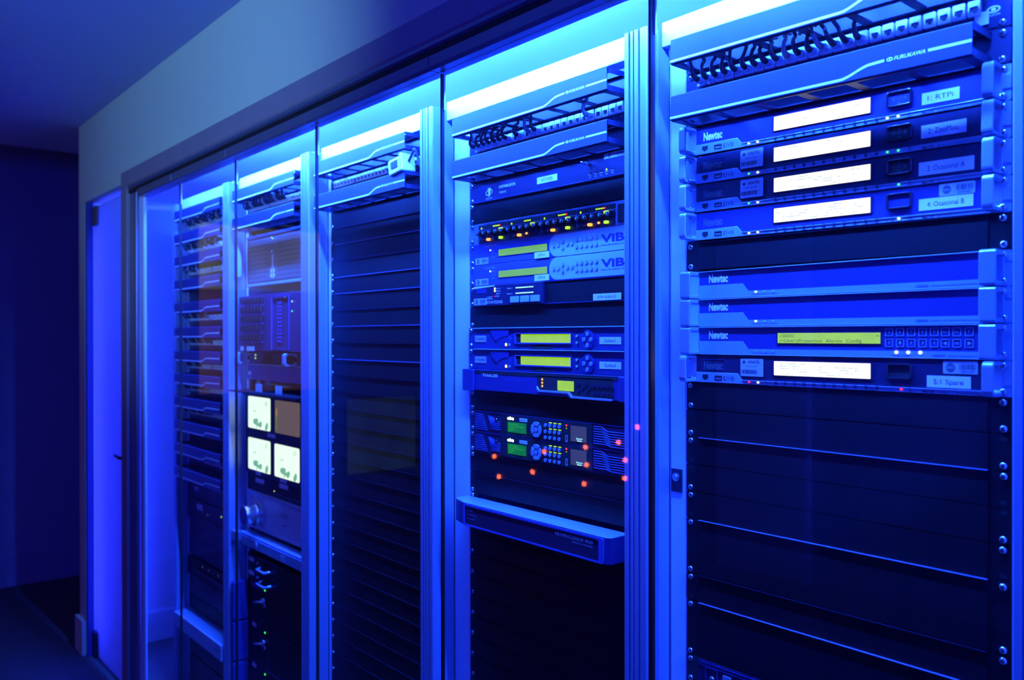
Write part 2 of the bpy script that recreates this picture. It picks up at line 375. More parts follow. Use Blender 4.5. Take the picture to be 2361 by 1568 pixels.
# ------------------------------------------------------------------ glass panels
JX = [-2262, -1900, -1441, -952, -441, 73.5, 589, 1102]
PN = ['leftmost clear glass pane, beside the frosted door', 'clear glass pane in front of the far cable rack', 'clear glass pane in front of the monitor rack',
      'clear glass pane in front of the middle rack of blank panels', 'clear glass pane in front of the second rack from the right', 'clear glass pane in front of the right-hand rack',
      'clear glass pane beyond the right edge of the picture']
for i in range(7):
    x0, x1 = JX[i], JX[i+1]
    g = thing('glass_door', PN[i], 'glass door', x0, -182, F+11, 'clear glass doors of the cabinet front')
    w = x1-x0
    b = MB(); b.box(4.5, w-3.5, -4, 4, 0, 1867); b.build('pane', 'glass', g)
    b = MB(); b.box(w-2.6, w+1.4, -4.5 if i < 4 else -8, 2, 0, 1850); b.build('edge_seal', 'rubber', g)
    b = MB(); b.prism([(13, 1852), (-25, 1852), (-31, 1857), (-31, 1878), (13, 1878)], 'x', -3, w-5); b.build('clamp_rail', 'rail', g, bevel=1)
    b = MB(); b.box(w+2.4, w+4.2, -1, 2.5, 1782, 1849); b.build('painted_glint', 'beam', g)  # white strip imitates the tube's glint in the glass edge

# ------------------------------------------------------------------ fluorescent tubes hidden behind the header
def tube_light(x0, x1, label, mt='tube'):
    t = thing('fluorescent_tube', label, 'light', x0, -150, 214, 'blue fluorescent tubes behind the header')
    b = MB(); b.cyl((0, 0), 'x', 8, 12, x1-x0-12, 12); b.build('lamp_tube', mt, t)
    for a, c in ((0, 12), (x1-x0-12, x1-x0)):
        b = MB(); b.cyl((0, 0), 'x', 9, a, c, 12); b.build('end_cap', 'silver', t)
    b = MB(); b.box(0, x1-x0, -12, 12, 14, 29); b.build('batten', 'white', t)
for i, (a, c) in enumerate([(-1830, -1250), (-1225, -650), (-625, -50), (-25, 550), (575, 1150)]):
    tube_light(a, c, 'blue fluorescent tube hidden above the glass front over the '+['monitor rack', 'middle rack of blanks', 'second rack from the right', 'right-hand rack', 'bay past the right edge'][i])

tube_light(-2370, -1855, 'weaker blue fluorescent tube hidden above the far cable rack', 'tube_weak')

t = thing('fluorescent_tube', 'added unseen deep blue tube lighting the frosted door from behind, near the end wall', 'light', -2965, -62, F, 'blue fluorescent tubes behind the header')
b = MB(); b.cyl((0, 0), 'z', 8, 120, 1820, 12); b.build('lamp_tube', 'tube_fill', t)  # hidden tube added to make the frosted door and end wall glow
b = MB(); b.box(-12, 12, 10, 30, 0, 1835); b.build('batten', 'white', t)

# ------------------------------------------------------------------ cabinets
def post_profile(x0, x1, y0, y1):
    # grooved aluminium extrusion, plan view (x, y)
    w = x1-x0; p = [(x0, y1), (x0, y0+2), (x0+2, y0)]
    for g0, g1 in ((.20, .30), (.40, .47), (.62, .72)):
        a, c = x0+w*g0, x0+w*g1; p += [(a, y0), (a+.6, y0+5), (c-.6, y0+5), (c, y0)]
    p += [(x1-2, y0), (x1, y0+2), (x1, y0+22), (x1-3, y0+23), (x1-3, y0+28), (x1, y0+29), (x1, y1)]
    return p
T = Z0+140
for k in range(5):
    x0 = POST[k+1]; xr = POST[k]
    c = thing('equipment_cabinet', 'tall white and aluminium equipment cabinet, the '+RNAME[k], 'cabinet', RX[k]+232, 0, -Z0, 'row of equipment cabinets')
    o0 = RX[k]+232
    L = x0-o0; yf = -60 if k < 4 else -46
    b = MB(); b.prism(post_profile(L, L+(50 if k < 4 else 34), yf, -3), 'z', 60, T if k < 4 else T-4); b.build('front_post', 'alu', c)
    fl0 = L+50 if k < 4 else L+34
    b = MB(); b.prism([(fl0-2, 4), (fl0-2, 1), (fl0+3, -1), (-232-13, -1), (-232-10, 2), (-232-10, 40), (-232-13, 40), (-232-13, 6), (fl0, 6)], 'z', 60, T+12); b.build('side_flange', 'white', c)
    b = MB(); b.box(-232-13, -232+14, 2.2, 5, 60, T-10); b.build('mounting_rail', 'mgrin', c)
    b = MB(); b.box(-232+461-7, -232+475, 2.2, 5, 60, T-10); b.build('mounting_rail', 'mgrin', c)
    b = MB(); b.prism([(-22, T-27), (-22, T+14), (10, T+14), (10, T-27)], 'x', fl0, xr-o0-1); b.build('top_beam', 'beam', c, bevel=1.5)
    b = MB(); b.box(fl0-45, fl0-38, 6, 800, 60, T-27); b.build('side_panel', 'white', c)
    b = MB(); b.box(xr-o0-12, xr-o0-6, 6, 800, 60, T-42); b.build('side_panel', 'white', c)
    b = MB(); b.box(fl0-38, xr-o0-12, 30, 800, T-42, T-27); b.build('top_panel', 'white', c)
    b = MB(); b.box(fl0-38, xr-o0-12, 796, 800, 60, T-42); b.build('back_panel', 'white', c)
    b = MB(); b.box(L, xr-o0+40 if k == 0 else xr-o0-1, -50, 780, 0, 60); b.build('plinth', 'black', c)
    if k == 0:
        b = MB(); b.prism(post_profile(xr-o0, xr-o0+50, -60, -3), 'z', 60, T); b.build('front_post', 'alu', c)
        b = MB(); b.box(-232+475, xr-o0+6, 0, 4, 60, T); b.build('side_flange', 'white', c)
    if k in (0, 2, 3):
        lx = [-29, 0, -1278, -1868][k] - o0; lz = Z0-603+[0, 0, 4, 16][k]
        b = MB(); b.box(lx-11, lx+11, -3, 0, lz-19, lz+19, 0); lp = b.build('lock_plate', 'slate', c)
        b = MB(); b.cyl((lx, lz+6), 'y', 7, -6, -3, 18, 0, 6); b.cyl((lx, lz+6), 'y', 4.5, -8.5, -6, 16); b.build('lock_cylinder', 'screw', lp)
        b = MB(); put_text(b, 'ABERTO', lx-8, lx+8, lz-9, 2.4, -3.2); put_text(b, 'FECHADO', lx-8, lx+8, lz-14, 2.4, -3.2); b.build('lettering', 'ink', lp)

# ------------------------------------------------------------------ cable manager (horizontal, with cover)
def manager_parts(t, logo=True, x0=5.0, x1=452.0):
    b = MB()   # channel: ears, back plate and slotted top/bottom
    b.prism(rrect(-8.8, 473.9, -43.6, -.6, 4), 'y', -2, 0)
    for z0 in (-43.0, -4.4):
        b.box(x0, x1, -56, -52, z0, z0+1.6); b.box(x0, x1, -9, -2, z0, z0+1.6)
        for i in range(7):
            xc = x0+8+i*(x1-x0-16)/6; b.box(xc-7, xc+7, -52, -9, z0, z0+1.6)
    ch = b.build('channel', 'mgrin', t)
    b = MB()
    b.prism([(-56, -41), (-58.5, -42.5), (-60, -41), (-60, -5), (-58.5, -3.4), (-56, -3.4), (-56, -5), (-58.6, -6), (-58.6, -40)], 'x', x0, x1)
    cv = b.build('cover', 'mgr', t)
    def zz(x):
        a = 288; c = 331
        if x <= a: return -38.0
        if x >= c: return -25.5-((348-x)/17 if x < 348 else 0)*1.0
        q = (x-a)/(c-a); q = q*q*(3-2*q); return -38+11.5*q
    b = MB()
    segs = [[x0]+[288+i*4.3 for i in range(11)]+[348], [402, x1]]
    if not logo: segs = [[x0]+[288+i*4.3 for i in range(11)]+[x1]]
    for xs in segs:
        for xa, xb in zip(xs[:-1], xs[1:]):
            za, zb = zz(xa), zz(xb); b.add([(xa, -60.25, za-1.7), (xb, -60.25, zb-1.7), (xb, -60.25, zb+1.7), (xa, -60.25, za+1.7)], [(0, 1, 2, 3)])
    b.build('stripe', 'print', cv)
    if logo:
        b = MB(); put_text(b, 'FURUKAWA', 360.5, 399, -27.8, 4.6, -60.25, shear=.25, bold=.02)
        o = [(355+4.2*math.cos(a*.3927), -25.5+2.6*math.sin(a*.3927)) for a in range(16)]; i = [(355+2.9*math.cos(a*.3927), -25.5+1.5*math.sin(a*.3927)) for a in range(16)]
        b.ring(o, i, 'y', -60.3, -60.2); b.box(354.2, 355.8, -60.3, -60.2, -26.6, -24.4); b.build('lettering', 'print', cv)
    for xa in (x0, x1-1.6):
        for za, zb in ((-43, -33), (-12, -3)):
            b = MB(); b.box(xa, xa+1.6, -56, -2, za, zb); b.build('side_bracket', 'mgrin', t)
proto = {}
def manager(k, n, label, logo=True, dz=0, pair=(True, True), right=False):
    t = unit(k, n, 'cable_manager', label, 'cable manager', 'dark horizontal cable managers with a stepped white stripe')
    if dz: t.location.z += dz/1000
    if ('m', logo) not in proto:
        manager_parts(t, logo); proto[('m', logo)] = t
    else:
        src = proto[('m', logo)]
        for ch in list(src.children):
            if ch.name.startswith('screw'): continue
            copy_tree(ch, t)
    ears_screws(t, 1, True, right)
    return t
manager(0, -2, 'uppermost dark cable manager of the right-hand rack, cut by the top edge', right=True)
manager(0, 0, 'lower dark cable manager of the right-hand rack, its logo in plain view', right=True)
manager(1, -3, 'upper cable manager of the second rack from the right, brightly lit by the tube')
manager(1, -1, 'lower cable manager of the second rack from the right, above the distributor unit')
manager(2, -4, 'upper cable manager of the middle rack, above the white cable tester')
manager(2, -2, 'lower cable manager of the middle rack, with the white cable tester over it')
manager(3, -3, 'upper cable manager of the monitor rack, above its crowded patch cables')
manager(3, -1, 'lower cable manager of the monitor rack, just above the meshed server')
M5Z = [84, -3, -87, -173, -257, -347, -433, -517, -603, -690, -775, -862]
for i, z in enumerate(M5Z):
    nn = -3 if i == 0 else 0
    t = manager(4, 0, ('topmost' if i == 0 else 'lowest' if i == 11 else ORD[i]+' from the top')+' of the twelve cable managers in the far cable rack', logo=False)
    t.location = W(RX[4], 0, z+22)

# ------------------------------------------------------------------ patch panels
def port_mb():
    b = MB()
    o = rrect(-7.4, 7.4, -9, 10, .8, 1); i = rrect(-4.8, 4.8, -5.2, 2.6, .5, 1)
    b.ring(o, i, 'y', -7, -2, 0); b.box(-4.8, 4.8, -5, -4.6, -5.2, 2.6, 0)
    b.prism([(-4.6, 2.2), (4.6, 2.2), (4.6, -2.2), (2.2, -2.2), (2.2, -4.6), (-2.2, -4.6), (-2.2, -2.2), (-4.6, -2.2)], 'y', -5.6, -5.0, 1)
    for q in range(4): b.box(-2.6+q*1.7-.25, -2.6+q*1.7+.25, -6, -5.6, .2, 2.2, 2)
    return b
_p = port_mb().build('port', ['port', 'dark', 'grey']); PORT = _p.data; bpy.data.objects.remove(_p)
PX = [24+i*17.8 for i in range(24)]
PZ = -15.0
def patch_panel(k, n, label, first=0, last=24, logo=True, dz=None, flip=False):
    t = unit(k, n, 'patch_bay', label, 'patch panel', 'patch panels with rows of pale network ports')
    if dz is not None: t.location = W(RX[k], 0, dz)
    b = MB(); b.prism(rrect(-8.8, 473.9, -43.8, -.4, 2), 'y', -2, 0); b.box(6, 460, -3.2, -2, -42, -40.5); b.box(18, 447, -1, 60, -40, -4)
    b.build('face_plate', 'slate', t)
    for i in range(first, last):
        o = bpy.data.objects.new('port', PORT); COL.objects.link(o); o.parent = t; o.location = (PX[i]/1000, 0, PZ/1000)
    b = MB()
    for i in range(24): put_text(b, str(i+1), PX[i]-2, PX[i]+2, -31, 2.6, -2.2)
    if logo:
        o = [(454+8*math.cos(a*.3927), -20+4.4*math.sin(a*.3927)) for a in range(16)]; i2 = [(454+6*math.cos(a*.3927), -20+2.8*math.sin(a*.3927)) for a in range(16)]
        b.ring(o, i2, 'y', -2.3, -2.15); b.prism(rrect(451.5, 456.5, -22, -18, 1), 'y', -2.3, -2.15); put_text(b, 'FURUKAWA', 446, 462, -28, 2.6, -2.2)
        put_text(b, 'HIGH', 8, 17, -42, 2.8, -2.2)
    b.build('lettering', 'print', t)
    ears_screws(t, 1, True, k == 0)
    return t
def cable(k, zt, i, label, src, mat_='cable', drop=26, dx=0, big=False, back=-30, lift=0, rot=0.0, clear=True):
    # from port i up and into the manager above
    c = thing('patch_cable', label, 'cable', src[0]+PX[i], -4, zt+PZ, 'patch cables plugged into the patch panels', (0, rot, 0))
    b = MB(); b.prism([(-5, 3.2), (-5, -3.6), (-2, -3.6), (-2, -5), (2, -5), (2, -3.6), (5, -3.6), (5, 3.2)], 'y', -13, -2); b.build('plug', 'clear', c, bevel=.6)
    b = MB(); b.tube([(0, -12, 0), (0, -19, 1.0), (dx*.05, -25, 5), (dx*.1, -27, 11)], [4.6, 4.4, 3.4, 3.0]); b.build('boot', mat_, c)
    b = MB(); P = [(dx*.1, -26.5, 9), (dx*.25, -27, 16), (dx*.5, back+6, 22), (dx*.9, back, 27+lift), (dx*1.6, back+6, 30+lift), (dx*2.4, back+12, 31+lift)]
    b.tube(smooth(P), 2.9 if not big else 3.6); b.build('cord', mat_, c)
    return c
def smooth(P, n=4):
    P = [Vector(p) for p in P]; out = []
    for i in range(len(P)-1):
        a = P[max(i-1, 0)]; b_ = P[i]; c = P[i+1]; d = P[min(i+2, len(P)-1)]
        for j in range(n):
            t = j/n; out.append(.5*((2*b_)+(-a+c)*t+(2*a-5*b_+4*c-d)*t*t+(-a+3*b_-3*c+d)*t**3))
    out.append(P[-1]); return out
def nth_port(i): return ['first', 'second', 'third', 'fourth', 'fifth', 'sixth', 'seventh', 'eighth', 'ninth', 'tenth', 'eleventh', 'twelfth', 'thirteenth', 'fourteenth', 'fifteenth', 'sixteenth', 'seventeenth', 'eighteenth', 'nineteenth', 'twentieth', 'twenty-first', 'twenty-second', 'twenty-third', 'last'][i]+' port'
pp = patch_panel(0, -1, 'patch panel of the right-hand rack, between its two cable managers')
zt = RZ[0]+U
def lz(i): return LIFT[-1]*(1-PX[i]/480)-1
for i in list(range(0, 14))+[14, 15]:
    lt = i in (9, 12)
    cable(0, zt+lz(i), i, ('grey' if lt else 'dark')+' patch cable in the '+nth_port(i)+' of the right-hand rack panel', (0, 0), 'cablelt' if lt else 'cable', dx=random.uniform(4, 22)*(1 if i < 8 else -.8 if i > 11 else .3), back=-random.uniform(26, 40), lift=random.uniform(-2, 5), rot=random.uniform(-.25, .25))
tg = thing('paper_tag', 'small pale adhesive note at the right end of the right-hand patch panel', 'note', 440, -4, RZ[0]+U-28); b = MB(); b.box(-7, 9, -1, 0, -8, 8); b.build('note', 'tape', tg)
patch_panel(1, -2, 'patch panel of the second rack from the right, between its cable managers', logo=False)
zt = RZ[1]+2*U
for i in list(range(0, 7))+[8, 10, 11, 19]:
    lt = i in (10, 19)
    cable(1, zt, i, ('grey' if lt else 'dark')+' patch cable in the '+nth_port(i)+' of the second rack panel', (RX[1], 0), 'cablelt' if lt else 'cable', dx=random.uniform(10, 24) if i < 9 else -random.uniform(2, 12) if i < 18 else 26, back=-random.uniform(26, 38), lift=random.uniform(-2, 4), rot=random.uniform(.0, .4), big=lt)
patch_panel(2, -3, 'patch panel of the middle rack, all of its ports empty', logo=False)
patch_panel(3, -2, 'patch panel of the monitor rack, crowded with cables', logo=False)
zt = RZ[3]+2*U
for i in range(0, 17):
    cable(3, zt, i, ('grey' if i % 5 == 3 else 'dark')+' patch cable in the '+nth_port(i)+' of the monitor rack panel', (RX[3], 0), 'cablelt' if i % 5 == 3 else 'cable', dx=random.uniform(-15, 22), back=-random.uniform(24, 46), lift=random.uniform(-3, 5), rot=random.uniform(-.3, .4), big=True)
# far cable rack: panels or switches between the managers
kinds = ['patch', 'patch', 'patch', 'patch', 'blank', 'patch', 'switch', 'switch', 'patch', 'patch', 'blank', 'switch']
for i in range(11):
    zt = M5Z[i]-22-.5; kd = kinds[i+1] if i < 10 else 'switch'
    kd = ['patch', 'patch', 'patch', 'blank', 'patch', 'patch', 'patch', 'switch', 'switch', 'blank', 'patch'][i]
    pos = 'below the '+('topmost' if i == 0 else ORD[i])+' cable manager of the far cable rack'
    if kd == 'blank':
        t = thing('blanking_panel', 'plain black blanking panel '+pos, 'blanking panel', RX[4], 0, zt, 'black blanking panels'); b = MB(); b.box(-8.8, 473.9, -2, 0, -41, 0); b.build('face_plate', 'blank', t); continue
    t = patch_panel(4, 0, ('network switch ' if kd == 'switch' else 'patch panel ')+pos, logo=False, dz=zt, first=0, last=20)
    t.name = 'network_switch' if kd == 'switch' else 'patch_bay'; t['category'] = 'network switch' if kd == 'switch' else 'patch panel'
    if kd == 'switch': t['group'] = 'network switches of the far cable rack'
    cols = {0: 14, 1: 12, 2: 5, 4: 9, 5: 10, 6: 6, 7: 9, 8: 9, 10: 7}[i]
    for j in range(cols):
        pi = [0, 2, 4, 5, 7, 8, 9, 11, 12, 14, 15, 17, 18, 19][j]
        cc = cable(4, zt+2, pi, ('pale' if (i+j) % 3 == 0 else 'dark')+' cable in the '+nth_port(pi)+' under the '+('topmost' if i == 0 else ORD[i])+' manager of the far cable rack', (RX[4], 0), 'cablelt' if (i+j) % 3 == 0 else 'cable', dx=random.uniform(-18, 24), back=-random.uniform(22, 46), lift=random.uniform(-9, 0), rot=random.uniform(-.4, .5), big=True)
    if i == 4:
        b = MB(); b.cyl((430, -12), 'y', 3.2, -6, -2, 10); b.build('indicator_light', 'led_orange', t)
    if i == 5:
        b = MB(); b.cyl((440, -20), 'y', 2.6, -6, -2, 10); b.build('indicator_light', 'led_orange', t)
# white cable tester hanging over the middle rack's manager
t = thing('cable_tester', 'white handheld cable tester resting on the middle rack cable manager', 'cable tester', RX[2]+416, -52, RZ[2]+2*U-6, rot=(0, R(-8), 0))
b = MB(); b.prism(rrect(-26, 26, 0, 36, 5), 'y', -12, 14); bd = b.build('body', 'port', t, bevel=3)
b = MB(); b.prism(rrect(-13, 15, 13, 29, 1.5), 'y', -13.2, -12); b.build('display', 'grey', bd)
b = MB(); b.prism(rrect(28, 38, -3, 39, 4), 'y', -16, 22); b.build('end_module', 'clear', t, bevel=2)
b = MB(); b.tube(smooth([(38, 4, 20), (52, 6, 34), (58, 10, 44), (60, 16, 20), (64, 18, 0)]), 3); b.build('cord', 'cable', t)

# ------------------------------------------------------------------ blanking panels
def blank(k, n, nu, label, holes='mix', right=False, mode='bottom', lit=1):
    t = unit(k, n, 'blanking_panel', label, 'blanking panel', 'black blanking panels')
    h = nu*U; b = MB()
    b.prism(rrect(-8.8, 473.9, -h+.5, -.5, 2), 'y', -2, 0, 0)
    b.box(17, 448, -3.6, 12, -h+.8, -.8, 0)
    for x in (0, 465.1):
        if mode != 'both': hole(b, x, HT if mode == 'bottom' else HB-(nu-1)*U)
    b.build('face_plate', ['blank', 'dark'], t, bevel=.8)
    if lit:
        b = MB(); b.prism([(17, -.95), (448, -.95), (448, -.1), (17, -.1)], 'y', -6.2, -2); b.build('top_flange', ['edge_dim', 'edge_mid', 'edge_bright'][lit-1], t)  # strip tone imitates tube light caught along the panel's top edge
    ears_screws(t, nu, True, right, mode)
    return t
# right-hand rack
blank(0, 5, 1, 'black blanking panel between the two stacks of silver units in the right-hand rack', mode='both', right=True)
lab = ['topmost', 'second', 'third', 'fourth', 'fifth', 'sixth', 'seventh', 'eighth']
for q, (n, nu) in enumerate([(10, 1), (11, 1), (12, 1), (13, 1), (14, 1), (15, 2), (17, 1), (18, 2)]):
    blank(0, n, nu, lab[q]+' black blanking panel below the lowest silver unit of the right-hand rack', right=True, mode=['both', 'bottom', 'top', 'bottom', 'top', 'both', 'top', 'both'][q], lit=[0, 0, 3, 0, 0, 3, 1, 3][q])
# second rack
blank(1, 1, 1, 'black blanking panel between the distributor and the row of lit knobs', mode='both')
blank(1, 6, 1, 'black blanking panel below the unit with three square keys', mode='bottom')
blank(1, 10, 1, 'black blanking panel below the dark unit with a small lime screen', mode='both')
blank(1, 13, 1, 'black blanking panel directly below the pair of processors with green screens', mode='top')
blank(1, 14, 1, 'black blanking panel directly above the protruding silver chassis', mode='bottom')
for q, n in enumerate(range(17, 31)):
    blank(1, n, 1, ORD[q]+' black blanking panel below the protruding silver chassis in the second rack', mode='bottom')
for q, n in enumerate(range(-1, 29)):
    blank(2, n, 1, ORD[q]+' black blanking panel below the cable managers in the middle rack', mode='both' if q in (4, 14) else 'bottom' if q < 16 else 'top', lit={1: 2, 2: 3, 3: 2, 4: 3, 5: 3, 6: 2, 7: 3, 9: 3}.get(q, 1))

# ------------------------------------------------------------------ generic front pieces
def chassis(t, mats, x0=12, x1=453, z0=-44.1, z1=-.3, yf=-4, depth=330, ears=True, earmat='silver', name='body', bevel=.8):
    b = MB(); b.tbody(x0, x1, yf, depth, z0, z1); o = b.build(name, mats, t, bevel=bevel)
    if ears:
        e = MB(); e.prism(rrect(-8.8, 473.9, z0, z1, 2), 'y', -2, 0); e.build('rack_ear', earmat, t)
    return o
def plate(t, x0, x1, z0, z1, y, m, name, r=0, th=.4, bevel=0):
    b = MB(); b.prism(rrect(x0, x1, z0, z1, r) if r else [(x0, z0), (x1, z0), (x1, z1), (x0, z1)], 'y', y-th, y); return b.build(name, m, t, bevel=bevel)
def leds(t, items, y, r=1.6, name='indicator_light'):
    for x, z, m in items:
        b = MB(); b.cyl((x, z), 'y', r, y-1.0, y, 10, 0, r*.7); b.build(name, m, t)
def label_tape(t, x0, x1, z0, z1, y, st, ink='ink', tx=None, h=None):
    p = plate(t, x0, x1, z0, z1, y, 'tape', 'name_label', th=.3)
    h = h or (z1-z0)*.42; w = x1-x0; tx = tx or (.16, .84)
    b = MB(); put_text(b, st, x0+w*tx[0], x0+w*tx[1], (z0+z1)/2-h/2, h, y-.45); b.build('lettering', ink, p)
    return p
def barcode(b, x0, x1, z0, z1, y, mi=0, seed=1):
    rr = random.Random(seed); x = x0
    while x < x1:
        w = rr.choice([.4, .6, 1.0]); b.box(x, min(x+w, x1), y-.05, y, z0, z1, mi); x += w+rr.choice([.5, .7, 1.0])
def asset_sticker(t, x0, x1, z0, z1, y, num, seed=3):
    p = plate(t, x0, x1, z0, z1, y, 'sticker', 'asset_sticker', r=1.5, th=.3); yy = y-.45; w = x1-x0; h = z1-z0
    b = MB(); cx, cz, r = x0+w*.22, z0+h*.5, h*.36
    o = [(cx+r*math.cos(a*.3927), cz+r*math.sin(a*.3927)) for a in range(16)]; b.prism(o, 'y', yy-.05, yy)
    b.build('emblem', 'inkgrey', p)
    b = MB(); put_text(b, 'SAC', cx-r*.8, cx+r*.8, cz-r*.3, r*.6, yy-.15); b.build('lettering', 'sticker', p)
    b = MB(); barcode(b, x0+w*.48, x1-w*.06, z0+h*.34, z1-h*.18, yy, 0, seed); put_text(b, num, x0+w*.52, x1-w*.1, z0+h*.08, h*.2, yy-.05); b.build('barcode', 'ink', p)
    return p
def handle_ring(t, x0, x1, z0=-43.5, z1=-.8, yf=-34, m='silver2', wall=3.6, r=7, closed=False):
    b = MB(); o = [(y, z) for y, z in rrect(yf, -1.5, z0, z1, r)]; i = [(y, z) for y, z in rrect(yf+wall, -4, z0+wall*1.3, z1-wall*1.3, r*.55)]
    b.ring(o, i, 'x', x0, x1)
    if closed: b.box((x0+x1)/2-1, (x0+x1)/2+1, -16, -3, z0+3, z1-3)
    return b.build('handle', m, t, bevel=.9)

# ------------------------------------------------------------------ satellite modulators (bright white screens)
def modulator(n, idx, label, lab, labx, fl, glow, anatel=False, covered=True, sac=None, top_leds=()):
    t = unit(0, n, 'satellite_modulator', label, 'rack unit', 'silver rack units with bright white screens')
    chassis(t, 'grey' if idx in (0, 3) else 'slate', 12, 453, earmat='silver')  # slate units share the grey face; their shade is put into the colour
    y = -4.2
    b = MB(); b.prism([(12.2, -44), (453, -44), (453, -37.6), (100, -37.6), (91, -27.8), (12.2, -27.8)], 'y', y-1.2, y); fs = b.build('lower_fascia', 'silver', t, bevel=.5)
    b = MB(); b.prism([(100, -38.9), (453, -38.9), (453, -37.5), (100, -37.5)], 'y', y-2.2, y-1.2); b.build('light_edge', 'silver2', fs, bevel=.3)
    y2 = y-1.3
    b = MB(); b.prism([(25.5, -31.5), (36.5, -31.5), (36.5, -38), (33.5, -38), (33.5, -39.8), (28.5, -39.8), (28.5, -38), (25.5, -38)], 'y', y2-.2, y2); b.build('network_port', 'dark', fs)
    b = MB(); b.ring(rrect(49, 63, -39.5, -32.5, .5, 1), rrect(50.4, 61.6, -38, -34, .3, 1), 'y', y2-.4, y2); b.box(51, 61, y2-.3, y2, -35.2, -34.2); b.build('usb_port', 'dark', fs)
    b = MB(); put_text(b, 'DVB', 67, 85, -39.5, 6.6, y2-.1, bold=-.01); b.box(66.3, 67.2, y2-.15, y2, -39.5, -32.9)
    put_text(b, 'ACT ALARM  MEM ALARM  TEST', 104, 148, -43.6, 1.8, y2-.1)
    put_text(b, 'M6100', 371, 386, -43.2, 3.0, y2-.1, bold=.02); put_text(b, 'BROADCAST SATELLITE MODULATOR', 390, 450, -43.2, 2.4, y2-.1)
    put_text(b, 'ESC', 303, 309, -43.2, 2, y2-.1); put_text(b, 'Tx ON', 324, 334, -43.4, 2, y2-.1); put_text(b, 'ETH', 353, 359, -43.2, 2, y2-.1)
    b.build('lettering', 'ink', fs)
    for i in range(11):
        xa = 157+i*15.3; b = MB(); b.prism([(xa, -42), (xa+3.2, -42), (xa+3.2, -37.2), (xa+2.3, -37.2), (xa+2.3, -41), (xa+.9, -41), (xa+.9, -37.2), (xa, -37.2)], 'y', y2-1.1, y2); b.build('soft_key', 'dark', fs)
    for xa in (141.5, 355): b = MB(); b.box(xa, xa+.9, y2-1.1, y2, -40, -37.2); b.build('tick_mark', 'dark', fs)
    # brand text at upper left
    b = MB(); put_text(b, 'Newtec', 27, 63, -22.5, 12, y-.2, bold=.05); b.build('lettering', 'print' if idx == 0 else 'inkgrey', t)
    if idx in (1, 2, 4):
        b = MB(); b.ring(rrect(22, 68, -24, -7, 1, 1), rrect(22.6, 67.4, -23.4, -7.6, .6, 1), 'y', y-.3, y); b.build('cover_tape', 'grey', t)
    # display
    plate(t, 152, 305, -29.3, -6.7, y, 'slate', 'screen_bezel', r=1, th=.8)
    d = plate(t, 155, 302, -28.4, -7.6, y-.9, 'lcdw', 'display', r=.5, th=.4)
    rr = random.Random(n); b = MB(); yy = y-1.4
    for row in range(5):
        x = 158
        while x < 285:
            w = rr.choice([3, 5, 8, 14]);
            if rr.random() < (.12 if idx < 2 else .36): b.box(x, min(x+w, 299), yy-.05, yy, -26.5+row*3.6, -24.6+row*3.6)
            x += w+2
    b.build('screen_text', 'lcdw2', d)
    # navigation pad
    b = MB(); b.ring(rrect(324, 358, -27.5, -6.5, 4), rrect(327, 355, -25, -9, 2.5), 'y', y-3.2, y); nv = b.build('navigation_frame', 'chrome', t, bevel=.6)
    b = MB(); b.prism(rrect(327, 355, -25, -9, 2), 'y', y-.8, y); b.build('navigation_pad', 'grey' if idx in (0, 3) else 'dark', t)
    if idx not in (3, 4):
        b = MB(); yy = y-.95; put_text(b, 'OK', 338.6, 343.4, -18.4, 2.8, yy)
        for a, c in ((331.5, 1), (350.5, -1)): b.prism([(a, -17), (a+3*c, -14.6), (a+3*c, -19.4)], 'y', yy-.05, yy)
        b.prism([(341, -9.9), (338.5, -12.4), (343.5, -12.4)], 'y', yy-.05, yy); b.prism([(341, -24.1), (338.5, -21.6), (343.5, -21.6)], 'y', yy-.05, yy); b.build('lettering', 'inkgrey', t)
    label_tape(t, *labx, y, lab)
    if anatel:
        p = plate(t, 97, 137, -31.5, -3.5 if idx != 4 else -5, y-1.4, 'sticker', 'approval_sticker', r=1.5, th=.3); yy = y-1.85
        b = MB(); put_text(b, 'ANATEL', 110, 131, -11.5, 4.2, yy, shear=.25, bold=.02); put_text(b, '2055-12-1028', 106, 126, -17.5, 2, yy); barcode(b, 99, 127, -27.5, -21.5, yy, 0, 5+n)
        b.cyl((103.5, -10), 'y', 2.2, yy-.05, yy, 12); b.build('lettering', 'ink', p)
    if sac: asset_sticker(t, *sac, y, '000081' if idx == 3 else '000109', seed=idx)
    leds(t, [(112.5, -40.2, fl[0]), (128, -40.2, fl[1])], y2, 1.5)
    leds(t, [(x, -40.2, m) for x, m in top_leds], y2, 1.5)
    handle_ring(t, .5, 13); handle_ring(t, 452, 465)
    ears_screws(t, 1, True, True)
    b = MB(); b.box(455, 474, -3.6, -2, -30, -12.4); b.build('ear_step', 'silver2', t, bevel=.6)
    return t
modulator(1, 0, 'topmost of the silver units with bright white screens in the right-hand rack', '1: RTPi', (370, 416, -31.5, -16.5), ('led_white', 'led_warm'), 1, top_leds=((326, 'led_white'), (340.5, 'led_white')))
modulator(2, 1, 'second silver unit with a bright white screen, two green lamps below its keypad', '2: ZooMoo', (369, 424, -29.5, -13), ('led_green', 'led_warm'), 1, anatel=True, top_leds=((326, 'led_green'), (340.5, 'led_green')))
modulator(3, 2, 'third silver unit from the top with a bright white screen in the right-hand rack', '3: Ocasional A', (366, 433, -32.5, -15.5), ('led_green', 'led_warm'), 1, anatel=True, top_leds=((341, 'led_green'),))
modulator(4, 3, 'fourth white-screened silver unit, just above the black gap, with barcode sticker', '4: Ocasional B', (366, 432, -33, -18), ('led_white', 'led_warm'), 1, sac=(391, 434, -17, -2), top_leds=((341, 'led_white'),))
